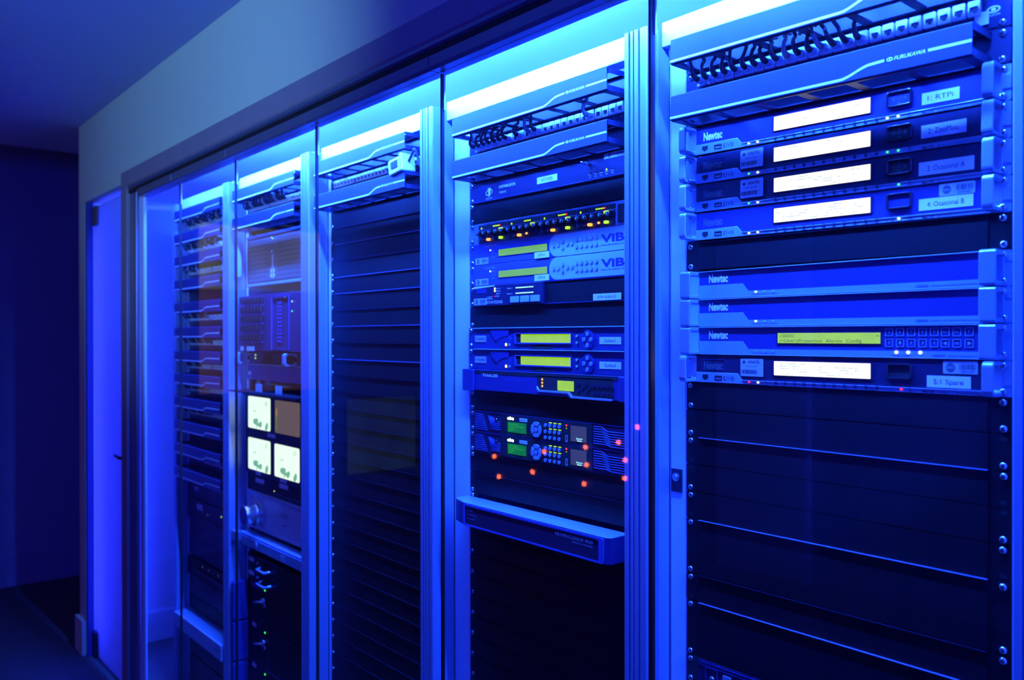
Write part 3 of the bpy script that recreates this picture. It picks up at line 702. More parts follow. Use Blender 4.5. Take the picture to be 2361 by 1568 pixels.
modulator(9, 4, 'lowest silver unit with a bright white screen and a red lamp', '5:1 Spare', (376, 429, -36, -21), ('led_red', 'led_warm'), 1, anatel=True, sac=(396, 437, -18, -2), top_leds=((344, 'led_red'),))

# ------------------------------------------------------------------ redundancy switches
def switcher(n, idx, label):
    t = unit(0, n, 'redundancy_switch', label, 'rack unit', 'plain silver rack units with grey fronts')
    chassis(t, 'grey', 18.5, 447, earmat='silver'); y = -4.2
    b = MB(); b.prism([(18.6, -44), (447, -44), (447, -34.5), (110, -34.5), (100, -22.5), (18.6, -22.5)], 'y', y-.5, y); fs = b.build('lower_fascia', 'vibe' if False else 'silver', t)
    b = MB(); b.box(18.6, 447, y-2.5, y, -1.8, -.3); b.build('top_edge', 'silver2', t, bevel=.5)
    b = MB(); b.box(18.6, 447, y-1.5, y, -44.1, -42.9); b.build('bottom_edge', 'silver2', t, bevel=.4)
    b = MB(); put_text(b, 'Newtec', 37, 73, -18.5, 12, y-.2, bold=.05); b.build('lettering', 'print', t)
    b = MB(); yy = y-.7
    if idx < 2: put_text(b, 'USS0202', 362, 378, -41.2, 3, yy, bold=.02); put_text(b, 'UNIVERSAL REDUNDANCY SWITCH EXTENSION', 381, 444, -41.2, 2.3, yy); put_text(b, 'CONTROL  STATUS  ALARM', 116, 160, -41.4, 1.9, yy)
    else: put_text(b, 'USS0202', 383, 399, -41.6, 3, yy, bold=.02); put_text(b, 'UNIVERSAL REDUNDANCY SWITCH', 402, 446, -41.6, 2.3, yy); put_text(b, 'ACT ALARM  MEM ALARM', 116, 158, -41.4, 1.9, yy); put_text(b, 'PROTECTION  OPERATIONAL', 330, 355, -41.8, 1.9, yy)
    b.build('lettering', 'ink', fs)
    lt = [(123.5, 'led_white' if idx < 2 else 'clear'), (139, 'clear'), (153.5, 'clear')]
    leds(t, [(x, -36.5, m) for x, m in lt], y-.5, 1.5 if idx < 2 else 1.1)
    if idx == 2:
        plate(t, 159, 318, -26.8, -9.2, y, 'slate', 'screen_bezel', th=.6)
        d = plate(t, 161, 315.5, -25.2, -10.4, y-.6, 'lcdy', 'display', th=.4); b = MB(); yy = y-1.1
        put_text(b, 'USS0202', 164, 188, -16.5, 4.4, yy, bold=.005); put_text(b, '(=Unit=)Protection  Alarms  Config', 164, 290, -23.8, 4.6, yy, bold=.005); b.box(309, 313, yy-.05, yy, -15, -14.4); b.prism([(314, -14.7), (312, -13.3), (312, -16.1)], 'y', yy-.05, yy); b.build('screen_text', 'lcdyink', d)
        xs = [327, 341.5, 356, 370.5, 385, 398.5, 412.5, 427]; top = ['5', '6', '7', '8', '9', 'Clr', 'Esc', '?']; bot = ['0', '1', '2', '3', '4', '<', 'OK', '>']
        for i, x in enumerate(xs):
            for r_i, zc in ((0, -9.8), (1, -24.2)):
                bb = MB(); bb.ring(rrect(x-5, x+5, zc-5.2, zc+5.2, 1.4), rrect(x-4.4, x+4.4, zc-4.6, zc+4.6, 1), 'y', y-.5, y)
                st = (top, bot)[r_i][i]
                if st == '<': bb.prism([(x-2.5, zc), (x+1.8, zc+2.4), (x+1.8, zc-2.4)], 'y', y-.3, y)
                elif st == '>': bb.prism([(x+2.5, zc), (x-1.8, zc+2.4), (x-1.8, zc-2.4)], 'y', y-.3, y)
                else: put_text(bb, st, x-(1.2 if len(st) == 1 else 2.8), x+(1.2 if len(st) == 1 else 2.8), zc-1.4, 4.0 if len(st) == 1 else 3.2, y-.3)
                bb.build('key', 'pod', t)
        leds(t, [(337, -36.2, 'led_white'), (352.5, -36.2, 'led_white'), (368, -36.2, 'led_white')], y-.5, 2.0)
    for x0, x1, s_ in ((-1, 18, 1), (447, 466, -1)):
        b = MB(); o = [(-30, -42), (-30, -3), (-27, -.6), (-2, -.6), (-2, -43.8), (-27, -43.8)]; i = [(-26.5, -36), (-26.5, -9), (-24, -7), (-5, -7), (-5, -38), (-24, -38)]
        b.ring(o, i, 'x', x0, x1); hd = b.build('handle', 'silver2', t, bevel=1.2)
        b = MB(); b.box(x0+(14 if s_ > 0 else 2), x0+(17 if s_ > 0 else 5), -24, -2, -38, -7); b.build('handle_web', 'silver', hd)
    ears_screws(t, 1, True, True)
    b = MB(); b.box(449, 474, -2.8, -2, -14, -13); b.build('ear_step', 'silver2', t)
    return t
switcher(6, 0, 'upper of the two plain silver units without screen or keypad, under the black gap')
switcher(7, 1, 'lower of the two plain silver units without screen or keypad')
switcher(8, 2, 'silver unit with a long lime green display and sixteen keys')

# bottom device in right-hand rack
t = unit(0, 20, 'router', 'black unit with two pale buttons at the bottom edge of the right-hand rack', 'rack unit')
chassis(t, 'slate', 16, 449, z0=-88, earmat='black'); b = MB()
for zz_ in (-5, -9.5): b.box(18, 449, -5.2, -4, zz_, zz_+1.6)
b.build('top_groove', 'grey', t)
for zc in (-18, -32): plate(t, 64, 79, zc-4.2, zc+4.2, -4, 'silver2', 'push_button', r=1.5, th=2.4, bevel=.5)
b = MB(); b.ring(rrect(30, 54, -36, -10, 1), rrect(32, 52, -34, -12, 1), 'y', -5.4, -4); b.build('latch_frame', 'grey', t)
screw(t, 43, -27, -4)
ears_screws(t, 1, True, True, 'both')
for i in range(5): plate(t, 118+i*34, 140+i*34, -20, -14, -4, 'grey', 'module_tab', th=1)

# ------------------------------------------------------------------ second rack devices
t = unit(1, 0, 'video_distributor', 'dark 1U distributor with white print below the lower cable manager of the second rack', 'rack unit')
chassis(t, 'slate', 6, 459, earmat='slate', yf=-3.4); y = -3.5
b = MB(); put_text(b, 'DISTRIBUIDOR', 93, 145, -22, 5.2, y-.1); put_text(b, 'VMDB-VC', 93, 115, -33, 4.2, y-.1); put_text(b, 'VIDEOMART', 48, 70, -40, 2.6, y-.1)
b.ring([(59+11*math.cos(a*.3927)*1.0+3*math.sin(a*.3927), -26+6.5*math.sin(a*.3927)) for a in range(16)], [(59+9.5*math.cos(a*.3927)+2.4*math.sin(a*.3927), -26+5*math.sin(a*.3927)) for a in range(16)], 'y', y-.15, y)
b.prism([(55, -17), (65, -17), (61, -35), (58, -35)], 'y', y-.15, y)
for i, s_ in enumerate(['Clamp', 'Video', 'Cable', 'Signal', 'Power']): put_text(b, s_, 352+i*14, 361+i*14, -34.5, 2.6, y-.1); put_text(b, ['On', 'Gain', 'Comp', 'In', 'On'][i], 354+i*14, 360+i*14, -39, 2.6, y-.1)
b.build('lettering', 'print', t)
label_tape(t, 211, 269, -30.5, -17.5, y, 'A/V TV RTPi', tx=(.22, .78))
leds(t, [(357, -30, 'dark'), (371, -29, 'dark'), (384, -29, 'dark'), (399, -30, 'led_lime'), (413, -29, 'dark')], y, 2.1)
b = MB(); b.cyl((356, -14), 'y', 3.6, -16, -3.4, 14, 0, 2.6); b.tube([(356, -15, -14), (350, -22, -11)], 2); b.build('toggle_switch', 'screw', t)
asset_sticker(t, 392, 455, -11, 2-3, y, '000080', 9)
b = MB(); b.box(6, 459, -6, -3.4, -44, -43); b.build('bottom_lip', 'grey', t, bevel=.3)
ears_screws(t, 1, True, False)

t = unit(1, 2, 'audio_compressor', 'four channel audio compressor with rows of knobs and lit yellow and orange buttons', 'rack unit')
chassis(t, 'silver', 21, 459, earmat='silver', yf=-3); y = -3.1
for q in range(4):
    x0 = 23+q*99.6; p = plate(t, x0, x0+98, -13.5, -4.5, y, 'dark', 'meter_window', th=.5); yy = y-.6
    for i in range(12): pass
    b = MB()
    for i in range(18): b.box(x0+14+i*4.1, x0+15.6+i*4.1, yy-.1, yy, -9.6, -7.6)
    b.build('meter_dots', 'slate', p)
    b = MB(); b.cyl((x0+11, -11), 'y', 2.1, yy-.7, yy, 10); b.build('meter_light', 'led_lime', p)
    for i in range(6 if q != 1 else 5):
        b = MB(); b.cyl((x0+51+i*4.3, -9.6), 'y', 1.6, yy-.7, yy, 8); b.build('meter_light', 'led_red' if i == 5 and q != 1 else 'led_lime', p)
    lp = plate(t, x0, x0+98, -43, -15.5, y, 'slate', 'knob_panel', r=1, th=.5)
    for i in range(5):
        xk = x0+14+i*19.5 if i < 4 else x0+95
        xk = x0+13+i*19.4; b = MB(); b.cyl((xk, -23.5), 'y', 6.3, yy-4, yy, 14, 0, 5.6); b.cyl((xk, -23.5), 'y', 4.2, yy-15, yy-4, 14, 0, 3.6); kn = b.build('knob', 'rubber', t)
        b = MB(); b.prism([(xk-.7, -23), (xk+.7, -23), (xk+.7, -20), (xk-.7, -20)], 'y', yy-15.3, yy-15); b.cyl((xk, -23.5), 'y', 1.6, yy-15.2, yy-15, 12); b.build('knob_cap', 'pod', kn)
    for xk, zc, m_ in [(x0+78, -18.2, 'led_lime'), (x0+37, -36.5, 'led_orange'), (x0+78, -36, 'led_lime')]:
        if q == 1 and zc == -36: continue
        plate(t, xk-4.3, xk+4.3, zc-2.6, zc+2.6, yy, m_, 'lit_button', r=1.5, th=5)
    if q % 2: plate(t, x0+56, x0+60, -37, -33, yy, 'led_orange', 'lit_button', r=1, th=2)
    for xk in (x0+6, x0+20, x0+52): plate(t, xk-3.6, xk+3.6, -38.2, -34, yy, 'brown', 'push_button', r=1.2, th=3.5)
b = MB(); put_text(b, 'INPUT LEVEL   GAIN REDUCTION', 40, 100, -3.6, 1.8, y-.1)
for q in range(4): put_text(b, 'EXPANDER  COMPRESSOR', 45+q*99, 110+q*99, -3.6, 1.9, y-.1)
b.build('lettering', 'ink', t)
plate(t, 427, 455, -40, -7, y, 'dark', 'power_switch', r=1, th=2.5, bevel=.5)
ears_screws(t, 1, True, False)

def encoder(n, lab, num, label, brand, mirror=False):
    t = unit(1, n, 'video_encoder', label, 'rack unit', 'pair of grey encoders with pale rounded control pods')
    chassis(t, 'vibe', -8.8, 473.9, earmat='vibe', yf=-3); y = -3.1
    pts = []; cx, cz, r = 268, -22.2, 21.6
    for i in range(13):
        a = R(90+180*i/12); pts.append((cx+r*math.cos(a), cz+r*math.sin(a)))
    pts += [(470, -43.8), (470, -.6)]
    b = MB(); b.prism(pts, 'y', y-1.2, y); pod = b.build('control_pod', 'pod', t, bevel=.4); yy = y-1.3
    for x, z in [(260, -22.3), (273, -22), (285, -16), (285, -28.3), (298, -22), (311, -22)]+[(323+i*12.7, -16) for i in range(5)]+[(323+i*12.7, -29) for i in range(5)]:
        b = MB(); b.ring([(x+3.9*math.cos(a*.5236), z+3.9*math.sin(a*.5236)) for a in range(12)], [(x+3.1*math.cos(a*.5236), z+3.1*math.sin(a*.5236)) for a in range(12)], 'y', yy-.25, yy, 1)
        b.cyl((x, z), 'y', 3.0, yy-1.4, yy, 12, 0, 2.5); b.box(x-.5, x+.5, yy-1.55, yy-1.4, z-1.2, z+1.2, 1); b.build('key', ['pod', 'inkgrey'], pod)
    b = MB(); put_text(b, 'ViBE', 385, 462, -27, 14, yy-.1, bold=.035); put_text(b, 'Video Broadband Encoder', 384, 462, -33.6, 3.6, yy-.1); b.build('lettering', 'grey', pod)
    plate(t, 88, 243, -31, -14.6, y, 'grey', 'screen_bezel', r=1, th=.5)
    plate(t, 91, 240, -29.5, -16, y-.5, 'lcdy2', 'display', th=.4)
    label_tape(t, 204, 247, -43, -31, y-1.2, lab, tx=(.28, .72), h=5.2)
    asset_sticker(t, 12, 56, -43, -29.5, y, num, n)
    b = MB(); put_text(b, brand, 44 if not mirror else 42, 84 if not mirror else 78, -9, 5.4 if not mirror else 4.4, y-.1, shear=.25 if not mirror else .1)
    for i, s_ in enumerate(['Power', 'LAN TX', 'Alarm']): put_text(b, s_, 67, 78, -16.5-i*7.2, 2.4, y-.1)
    b.build('lettering', 'pod', t); leds(t, [(63, -15, 'led_white')], y, 1.6)
    ears_screws(t, 1, True, False)
encoder(3, 'RTPi A', '000137', 'upper of the two encoders with pale rounded control pods', 'THOMSON')
encoder(4, 'RTPi B', '000136', 'lower of the two encoders with pale rounded control pods', 'GV grass valley', True)

t = unit(1, 5, 'protocol_receiver', 'dark unit with three square keys and two rows of tiny status lights', 'rack unit')
chassis(t, 'slate', -8.8, 473.9, earmat='slate', yf=-2.2); b = MB(); b.box(12, 232, -9, -2.2, -43.8, -.4); md = b.build('control_module', 'slate', t, bevel=1); y = -9.1
plate(t, 236, 459, -43, -1, -2.2, 'blank', 'cover_plate', th=2)
b = MB(); b.box(236, 459, -5.5, -4.2, -43.8, -42.6); b.box(236, 459, -5.5, -4.2, -1.4, -.4); b.build('cover_lip', 'grey', t)
b = MB(); b.prism([(13, -1.6), (84, -.8), (84, -2.6), (60, -4), (13, -6)], 'y', y-.3, y); b.build('white_flash', 'print', md)
plate(t, 24, 56, -16, -7, y, 'grey', 'card_slot', th=.4)
leds(t, [(86, -8, 'led_yel'), (86, -13, 'led_yel')], y, 2.4); leds(t, [(86, -18.5, 'dark'), (86, -24, 'led_red')], y, .9)
b = MB()
for i, s_ in enumerate(['Power A', 'Power B', 'Remote', 'Fault']): put_text(b, s_, 90, 90+len(s_)*2.0, -9.4-i*5.2, 2.8, y-.1)
for i, s_ in enumerate(['Status 1', 'Status 2']): put_text(b, s_, 125, 141, -10.8-i*11, 3, y-.1)
put_text(b, 'LOGIC', 58, 77, -30, 6.2, y-.1); put_text(b, 'INNOVATIONS', 42, 110, -39, 6.2, y-.1); b.build('lettering', 'print', md)
for r_i, zc in enumerate((-9.5, -20.5)):
    for i in range(12): b = MB(); b.cyl((154+i*4.6, zc), 'y', 1.25, y-.8, y, 8); b.build('status_light', 'led_cyan', md)
for i in range(3): plate(t, 136.5+i*31, 163+i*31, -39, -26.5, y, 'pod', 'square_key', r=1, th=1.8, bevel=.4)
asset_sticker(t, 14, 58, -41, -27, y-.2, '000132', 4)
label_tape(t, 367, 436, -42.6, -30.5, -6, 'RTPi 10.40.4.52', tx=(.17, .83))
ears_screws(t, 1, True, False)

def receiver(n, lab, label):
    t = unit(1, n, 'satellite_receiver', label, 'rack unit', 'pair of speckled grey receivers with lime displays')
    chassis(t, 'tand', -8.8, 473.9, earmat='tand', yf=-6); y = -6.1
    b = MB(); b.box(8, 466, -9, 2, -2.4, -.6); b.build('top_edge', 'silver', t, bevel=.6)
    b = MB(); b.prism([(66, -3), (126, -3), (129, -9), (126, -18), (112, -19), (100, -23), (88, -30), (78, -22), (70, -12)], 'y', y-1.6, y); b.build('swoosh', 'grey', t, bevel=.6)
    pts = [(86, -43.5)]+[(86+24*(1-math.cos(R(a))), -43.5+27*math.sin(R(a))) for a in range(20, 91, 10)]+[(128, -17), (136, -25), (136, -43.5)]
    b = MB(); b.prism(pts, 'y', y-1.0, y); b.build('lamp_recess', 'tand', t, bevel=.6)
    leds(t, [(120, -35.5, 'led_yel')], y-1, 3.4); b = MB(); b.cyl((131, -35.5), 'y', 2.6, y-1.8, y-1, 12); b.build('sensor', 'pod', t)
    p = plate(t, 14, 52, -30.5, -17, y, 'sticker', 'brand_badge', th=.5); b = MB(); put_text(b, 'TANDBERG', 16, 50, -26, 4.6, y-.65, bold=.015); b.build('lettering', 'inkgrey', p)
    b = MB(); b.ring([(146, -34), (311, -33.5), (311, -12.5), (146, -12.5)], [(152, -31.5), (309.5, -31.5), (309.5, -13.5), (149, -13.5)], 'y', y-1.8, y); b.build('screen_frame', 'vibe', t, bevel=.4)
    plate(t, 149, 310, -31.8, -13.2, y, 'dark', 'screen_bezel', th=.3)
    plate(t, 165, 308, -31, -14.4, y-.3, 'lcdy', 'display', th=.4)
    for z in (-18.5, -30.5): b = MB(); b.cyl((326, z), 'y', 3.5, y-.5, y, 14, 1); b.cyl((326, z), 'y', 2.6, y-2.5, y-.5, 12, 0); b.build('key', ['pod', 'dark'], t)
    o = [(354+14*math.cos(a*.2618), -24.5+17*math.sin(a*.2618)) for a in range(24)]; b = MB(); b.prism(o, 'y', y-1.2, y); nv = b.build('navigation_pad', 'tand', t, bevel=.6)
    b = MB(); b.ring([(354+14.4*math.cos(a*.2618), -24.5+17.4*math.sin(a*.2618)) for a in range(24)], [(354+13*math.cos(a*.2618), -24.5+16*math.sin(a*.2618)) for a in range(24)], 'y', y-1.6, y); b.build('navigation_rim', 'vibe', nv)
    for dx_, dz_, s_ in ((0, 10.5, 0), (0, -10.5, 1), (-9, 0, 2), (9, 0, 3)):
        x, z = 354+dx_, -24.5+dz_; b = MB(); b.cyl((x, z), 'y', 3.9, y-3, y-1.2, 14, 0, 3.5); b.prism([(x-1.4, z-1.2), (x+1.4, z-1.2), (x, z+1.6)] if s_ != 1 else [(x-1.4, z+1.2), (x+1.4, z+1.2), (x, z-1.6)], 'y', y-3.15, y-3, 1); b.build('key', ['pod', 'ink'], nv)
    label_tape(t, 383, 436, -33, -20, y, lab, tx=(.24, .76))
    pts = [(196, -43.6)]+[(196+31.5*(1-math.cos(R(a))), -43.6+9*math.sin(R(a))) for a in range(15, 180, 15)]+[(259, -43.6)]
    b = MB(); b.prism(pts, 'y', y-.3, y); b.build('vent_recess', 'dark', t)
    b = MB(); put_text(b, 'Alteia plus', 214, 240, -41, 2.6, y-.45); put_text(b, 'ENTER', 312, 321, -19.5, 2, y-.1); put_text(b, 'CANCEL', 312, 321, -31.5, 2, y-.1); b.build('lettering', 'inkgrey', t)
    ears_screws(t, 1, True, False, y=-6)
receiver(7, 'ZooMoo A', 'upper of the two speckled grey receivers with lime displays and round keypads')
receiver(8, 'ZooMoo B', 'lower of the two speckled grey receivers with lime displays and round keypads')

t = unit(1, 9, 'signal_switcher', 'dark unit with a small square lime screen and three orange lamps', 'rack unit')
chassis(t, 'grey', 12, 459, earmat='slate', yf=-10); y = -10.1
b = MB(); b.prism([(-22, -46), (-22, -1), (-20, 0), (15, 0), (16, -2), (16, -45), (14, -47)], 'y', -14, -2); b.build('handle', 'grey', t, bevel=2)
b = MB(); b.box(436, 460, -15, -2, -46, -1); b.build('handle', 'grey', t, bevel=2)
plate(t, 18, 432, -9, -1.5, y, 'dark', 'top_band', th=.3)
b = MB(); b.prism([(218, -7), (420, -7), (420, -43), (318, -43), (310, -34.5), (226, -34.5), (219, -27)], 'y', y-.3, y); pn = b.build('control_window', 'dark', t)
b = MB(); b.prism([(219, -27), (226, -34.5), (310, -34.5), (318, -42), (421, -42), (421, -44.5), (415, -46), (314, -46), (306, -38.5), (224, -38.5), (218, -34)], 'y', y-3, y); b.build('silver_ledge', 'silver2', t, bevel=.8)
b = MB(); put_text(b, 'THALES', 44, 96, -14.5, 5.6, y-.5, bold=.03); b.build('lettering', 'print', t)
b = MB(); put_text(b, 'AMETHYST', 116, 170, -23, 7, y-.2); put_text(b, 'Video Switcher', 124, 163, -31, 3.4, y-.2); b.build('lettering', 'vibe', t)
plate(t, 277, 321, -33, -14, y-.3, 'lcdy', 'display', th=.6)
leds(t, [(234, -13.5, 'led_orange'), (234, -20, 'led_orange'), (234, -26.5, 'led_orange')], y-.3, 2.4)
for x, z in [(333, -18), (333, -31), (344, -24), (353, -17), (353, -33), (361, -25)]+[(372+i*11.5, -20+.0) for i in range(5)]+[(372+i*11.5, -34) for i in range(5)]:
    b = MB(); b.cyl((x, z), 'y', 3.7, y-1.5, y-.3, 12, 0, 3.1); b.build('key', 'slate', t)
screw(t, 0, -44.5, -2)

def processor(n, pos):
    t = unit(1, n, 'audio_processor', pos+' of the pair of black processors with green screens and dial pads', 'rack unit', 'pair of black audio processors')
    chassis(t, 'slate', 10, 459, earmat='slate', yf=-5); y = -5.1
    b = MB()
    for i in range(9):
        z = -7-i*3.9; b = MB(); b.tube([(14, y-.6, z), (40+i*2, y-.6, z)], .8, 6); b.build('grille_bar', 'vibe', t)
    for i in range(5):
        z = -19-i*3.9; b = MB(); b.tube([(88-i*5, y-.6, z), (98, y-.6, z)], .8, 6); b.build('grille_bar', 'vibe', t)
    for i in range(4): b = MB(); b.tube([(60+i*5, y-.6, -8-i*1.0), (72+i*4, y-.6, -36+i*2)], .8, 6); b.build('grille_bar', 'vibe', t)
    plate(t, 80, 92, -20, -8, y, 'dark', 'lock_recess', th=.4); b = MB(); b.cyl((86, -14), 'y', 1.8, y-2, y-.4, 10); b.build('lock', 'screw', t)
    c = plate(t, 104, 364, -43.4, -1.2, y, 'dark', 'control_window', th=.8); y -= .9
    d = plate(t, 123, 181, -36.5, -15.5, y, 'lcdg', 'display', th=.4); b = MB()
    for i, (s_, w) in enumerate([('Input Program', 30), ('Channel 1 L/Dir Mute1', 48), ('Tandem', 20), ('Dual', 12)]): put_text(b, s_, 126, 126+w, -21-i*4.3, 2.6, y-.6)
    b.build('screen_text', 'lcdgt', d)
    b = MB(); put_text(b, 'orban', 122, 142, -10.8, 5.6, y-.3, bold=.08); b.build('lit_logo', 'led_white', t)
    p = plate(t, 160, 184, -12.5, -5.5, y, 'tape', 'channel_label', th=.3); b = MB(); put_text(b, 'Channel '+('1' if n == 11 else '2'), 162, 182, -10.4, 2.6, y-.4); b.build('lettering', 'ink', p)
    b = MB(); put_text(b, 'hybron', 120, 148, -42, 4.6, y-.3, bold=-.01); put_text(b, '7000HD', 168, 181, -42, 2.4, y-.3); b.build('lettering', 'inkgrey', t)
    cx, cz = 212, -24.5; o = [(cx+16.5*math.cos(a*.2618), cz+16.5*math.sin(a*.2618)) for a in range(24)]; b = MB(); b.prism(o, 'y', y-.8, y); dl = b.build('dial_pad', 'slate', t)
    for q in range(4):
        a0 = 50+90*q; po = [(cx+15.5*math.cos(R(a0+i*10)), cz+15.5*math.sin(R(a0+i*10))) for i in range(9)]+[(cx+7*math.cos(R(a0+80-i*16)), cz+7*math.sin(R(a0+80-i*16))) for i in range(6)]
        b = MB(); b.prism(po, 'y', y-2.6, y-.8); b.build('direction_key', 'silver', dl, bevel=.8)
    b = MB(); b.cyl((cx, cz), 'y', 5, y-3, y-.8, 16, 0, 4.2); b.build('centre_key', 'silver', dl, bevel=.4)
    for cxi, x in enumerate((239, 252, 265, 278)):
        for z in (-13.5, -25.5, -37):
            b = MB(); b.cyl((x, z), 'y', 3.8, y-2.6, y, 12, 0, 3.0); b.build('key', 'silver', t)
            if cxi and z > -30: plate(t, x-4.2, x+4.2, z+4.6, z+6.2, y, 'led_lime', 'key_caption', th=.2)
    leds(t, [(297, -9.5, 'led_red')], y, 2.0); leds(t, [(297, -15, 'led_lime')], y, 1.0)
    b = MB(); b.ring(rrect(294, 300, -41, -28, 1), rrect(295.2, 298.8, -39.5, -29.5, .6), 'y', y-.5, y); b.build('memory_slot', 'pod', t)
    p = plate(t, 308, 350, -38, -8.5, y, 'tiny', 'small_screen', th=.4); b = MB(); put_text(b, 'Channel 1', 323, 340, -33, 2.6, y-.6); put_text(b, 'Default', 326, 338, -36.8, 2.6, y-.6); b.build('screen_text', 'led_cyan', p)
    y = -5.1; b = MB()
    for i in range(8):
        z = -5.5-i*4.4; b = MB(); b.tube([(368, y-.6, z), (388+i*1.5, y-.6, z), (402+i*1.5, y-.6, z-7 if i < 7 else z-3), (455, y-.6, z-7 if i < 7 else z-3)], .9, 6); b.build('grille_bar', 'vibe', t)
    b = MB(); b.box(10, 459, -6, -5, -.9, -.2); b.build('top_edge', 'grey', t)
    ears_screws(t, 1, True, False)
processor(11, 'upper'); processor(12, 'lower')

t = unit(1, 15, 'multiplexer_chassis', 'protruding silver chassis with rounded left end, low in the second rack', 'rack unit')
b = MB(); pts = [(-20, -2), (-19, -26), (-10, -40), (14, -48), (24, -48), (24, -52), (40, -54), (442, -54), (452, -50), (453, -2)]
b.prism(pts, 'z', -57, -11.5); bd = b.build('body', 'grey', t, bevel=1.5)
b = MB(); b.prism(pts, 'z', -11.5, -9.8); b.build('lid', 'silver2', t, bevel=.6)
b = MB(); b.prism(rrect(42, 428, -54.5, -16, 4), 'y', -55, -54); b.build('front_panel', 'slate', bd)
b = MB(); b.ring(rrect(36, 440, -57, -12.5, 5), rrect(42, 428, -54, -16.5, 4), 'y', -56, -54); b.build('front_frame', 'vibe', bd)
b = MB(); put_text(b, 'NETPROCESSOR 9030', 318, 414, -27, 6, -55.4, bold=.01); put_text(b, 'MPEG MULTIPLEXER', 362, 414, -33.5, 3.2, -55.4)
for i, s_ in enumerate(['PWR', 'STATUS', 'ALARM']): put_text(b, s_, 58, 58+4*len(s_), -26-i*8, 2.6, -55.4); b.box(52, 53, -55.4, -55.2, -26-i*8, -23.5-i*8)
b.build('lettering', 'silver', bd)
screw(t, -6, -20, -30); screw(t, 0, -6, -2)
blank(1, 16, 1, 'black blanking panel half hidden directly under the protruding silver chassis', mode='top').location.z -= .0015

# ------------------------------------------------------------------ monitor rack devices (heights taken in rack space)
def dev(k, name, label, cat, z, group=None): return thing(name, label, cat, RX[k]+5, 0, z, group)
t = dev(3, 'server', 'tall black server with meshed front and pale grab handle under the cable managers', 'server', -39)
b = MB(); b.tbody(-10, 459, -6, 500, -154, 0); bd = b.build('body', 'black', t, bevel=1)
b = MB(); b.prism([(x, z) for x, z in rrect(8, 452, -150, -14, 3)], 'y', -9, -6); ms = b.build('mesh_front', 'brown', t, bevel=1)
b = MB()
for i in range(30):
    for j in range(9):
        if 150 < 14+i*14.6 < 230: continue
        b.cyl((14+i*14.6+(j % 2)*7, -24-j*14), 'y', 3.4, -9.3, -9.0, 6)
b.build('mesh_holes', 'dark', ms)
b = MB(); b.box(0, 459, -12, -6, -10, -2); b.build('top_strip', 'vibe', t, bevel=1)
b = MB(); b.prism([(-28, -12), (-44, -18), (-46, -60), (-42, -90), (-46, -128), (-38, -134), (-28, -130), (-26, -90), (-28, -50)], 'x', -18, -2); b.build('handle', 'pod', t, bevel=3)
b = MB(); b.box(188, 200, -10, -9, -145, -70); b.cyl((192, -62), 'y', 4, -13, -9, 12); b.build('lock', 'silver2', t)
for z_ in (-120, -135): plate(t, 178, 208, z_-6, z_+6, -9.2, 'tape', 'name_label', th=.3)
leds(t, [(186, -18, 'led_cyan'), (196, -22, 'led_cyan')], -9, 2)
ears_screws(t, 3, True, False)
t = dev(3, 'rack_shelf', 'pale metal shelf edge directly below the meshed server', 'shelf', -194); b = MB(); b.tbody(0, 459, -14, 480, -9, 0); b.build('shelf_plate', 'silver', t, bevel=1.5)
t = dev(3, 'blanking_panel', 'dark blanking panel between the pale shelf and the button panel', 'blanking panel', -204, 'black blanking panels'); b = MB(); b.box(-8.8, 473.9, -2, 0, -27, 0); b.build('face_plate', 'slate', t)
t = dev(3, 'router_controller', 'wide control panel with five rows of dark keys, protruding from the monitor rack', 'control panel', -232)
b = MB(); b.prism([(-6, 0), (-34, -2), (-38, -176), (-6, -178)], 'x', -9, 470); bd = b.build('body', 'plum', t, bevel=1)
for r_i in range(5):
    for c in range(7):
        yy = -36.4-r_i*.7; zc = -18-r_i*29; xc = 26+c*25.5
        b = MB(); b.box(xc-5, xc+5, yy-7, yy, zc-9, zc+9); b.build('key', 'dark', bd, bevel=1)
        b = MB(); b.box(xc-6, xc+6, yy-1, yy+1.5, zc-16, zc-12.5); b.build('key_caption', 'vibe', bd)
for r_i in range(11):
    for c in range(2): b = MB(); b.box(292+c*14, 302+c*14, -40, -36, -34-r_i*11.4, -28-r_i*11.4); b.build('small_key', 'vibe', bd)
b = MB(); b.ring(rrect(250, 370, -170, -10, 1), rrect(251, 369, -169, -11, 1), 'y', -40, -36); b.build('panel_line', 'vibe', bd)
for xa, xb in ((16, 44), (66, 126)): plate(t, xa, xb, -176, -162, -39.5, 'tape', 'name_label', th=.4)
leds(t, [(388, -58, 'led_green'), (388, -30, 'led_cyan')], -37, 2.4)
b = MB(); b.box(336, 346, -38, -37, -18, -14); b.build('lit_caption', 'print', bd)

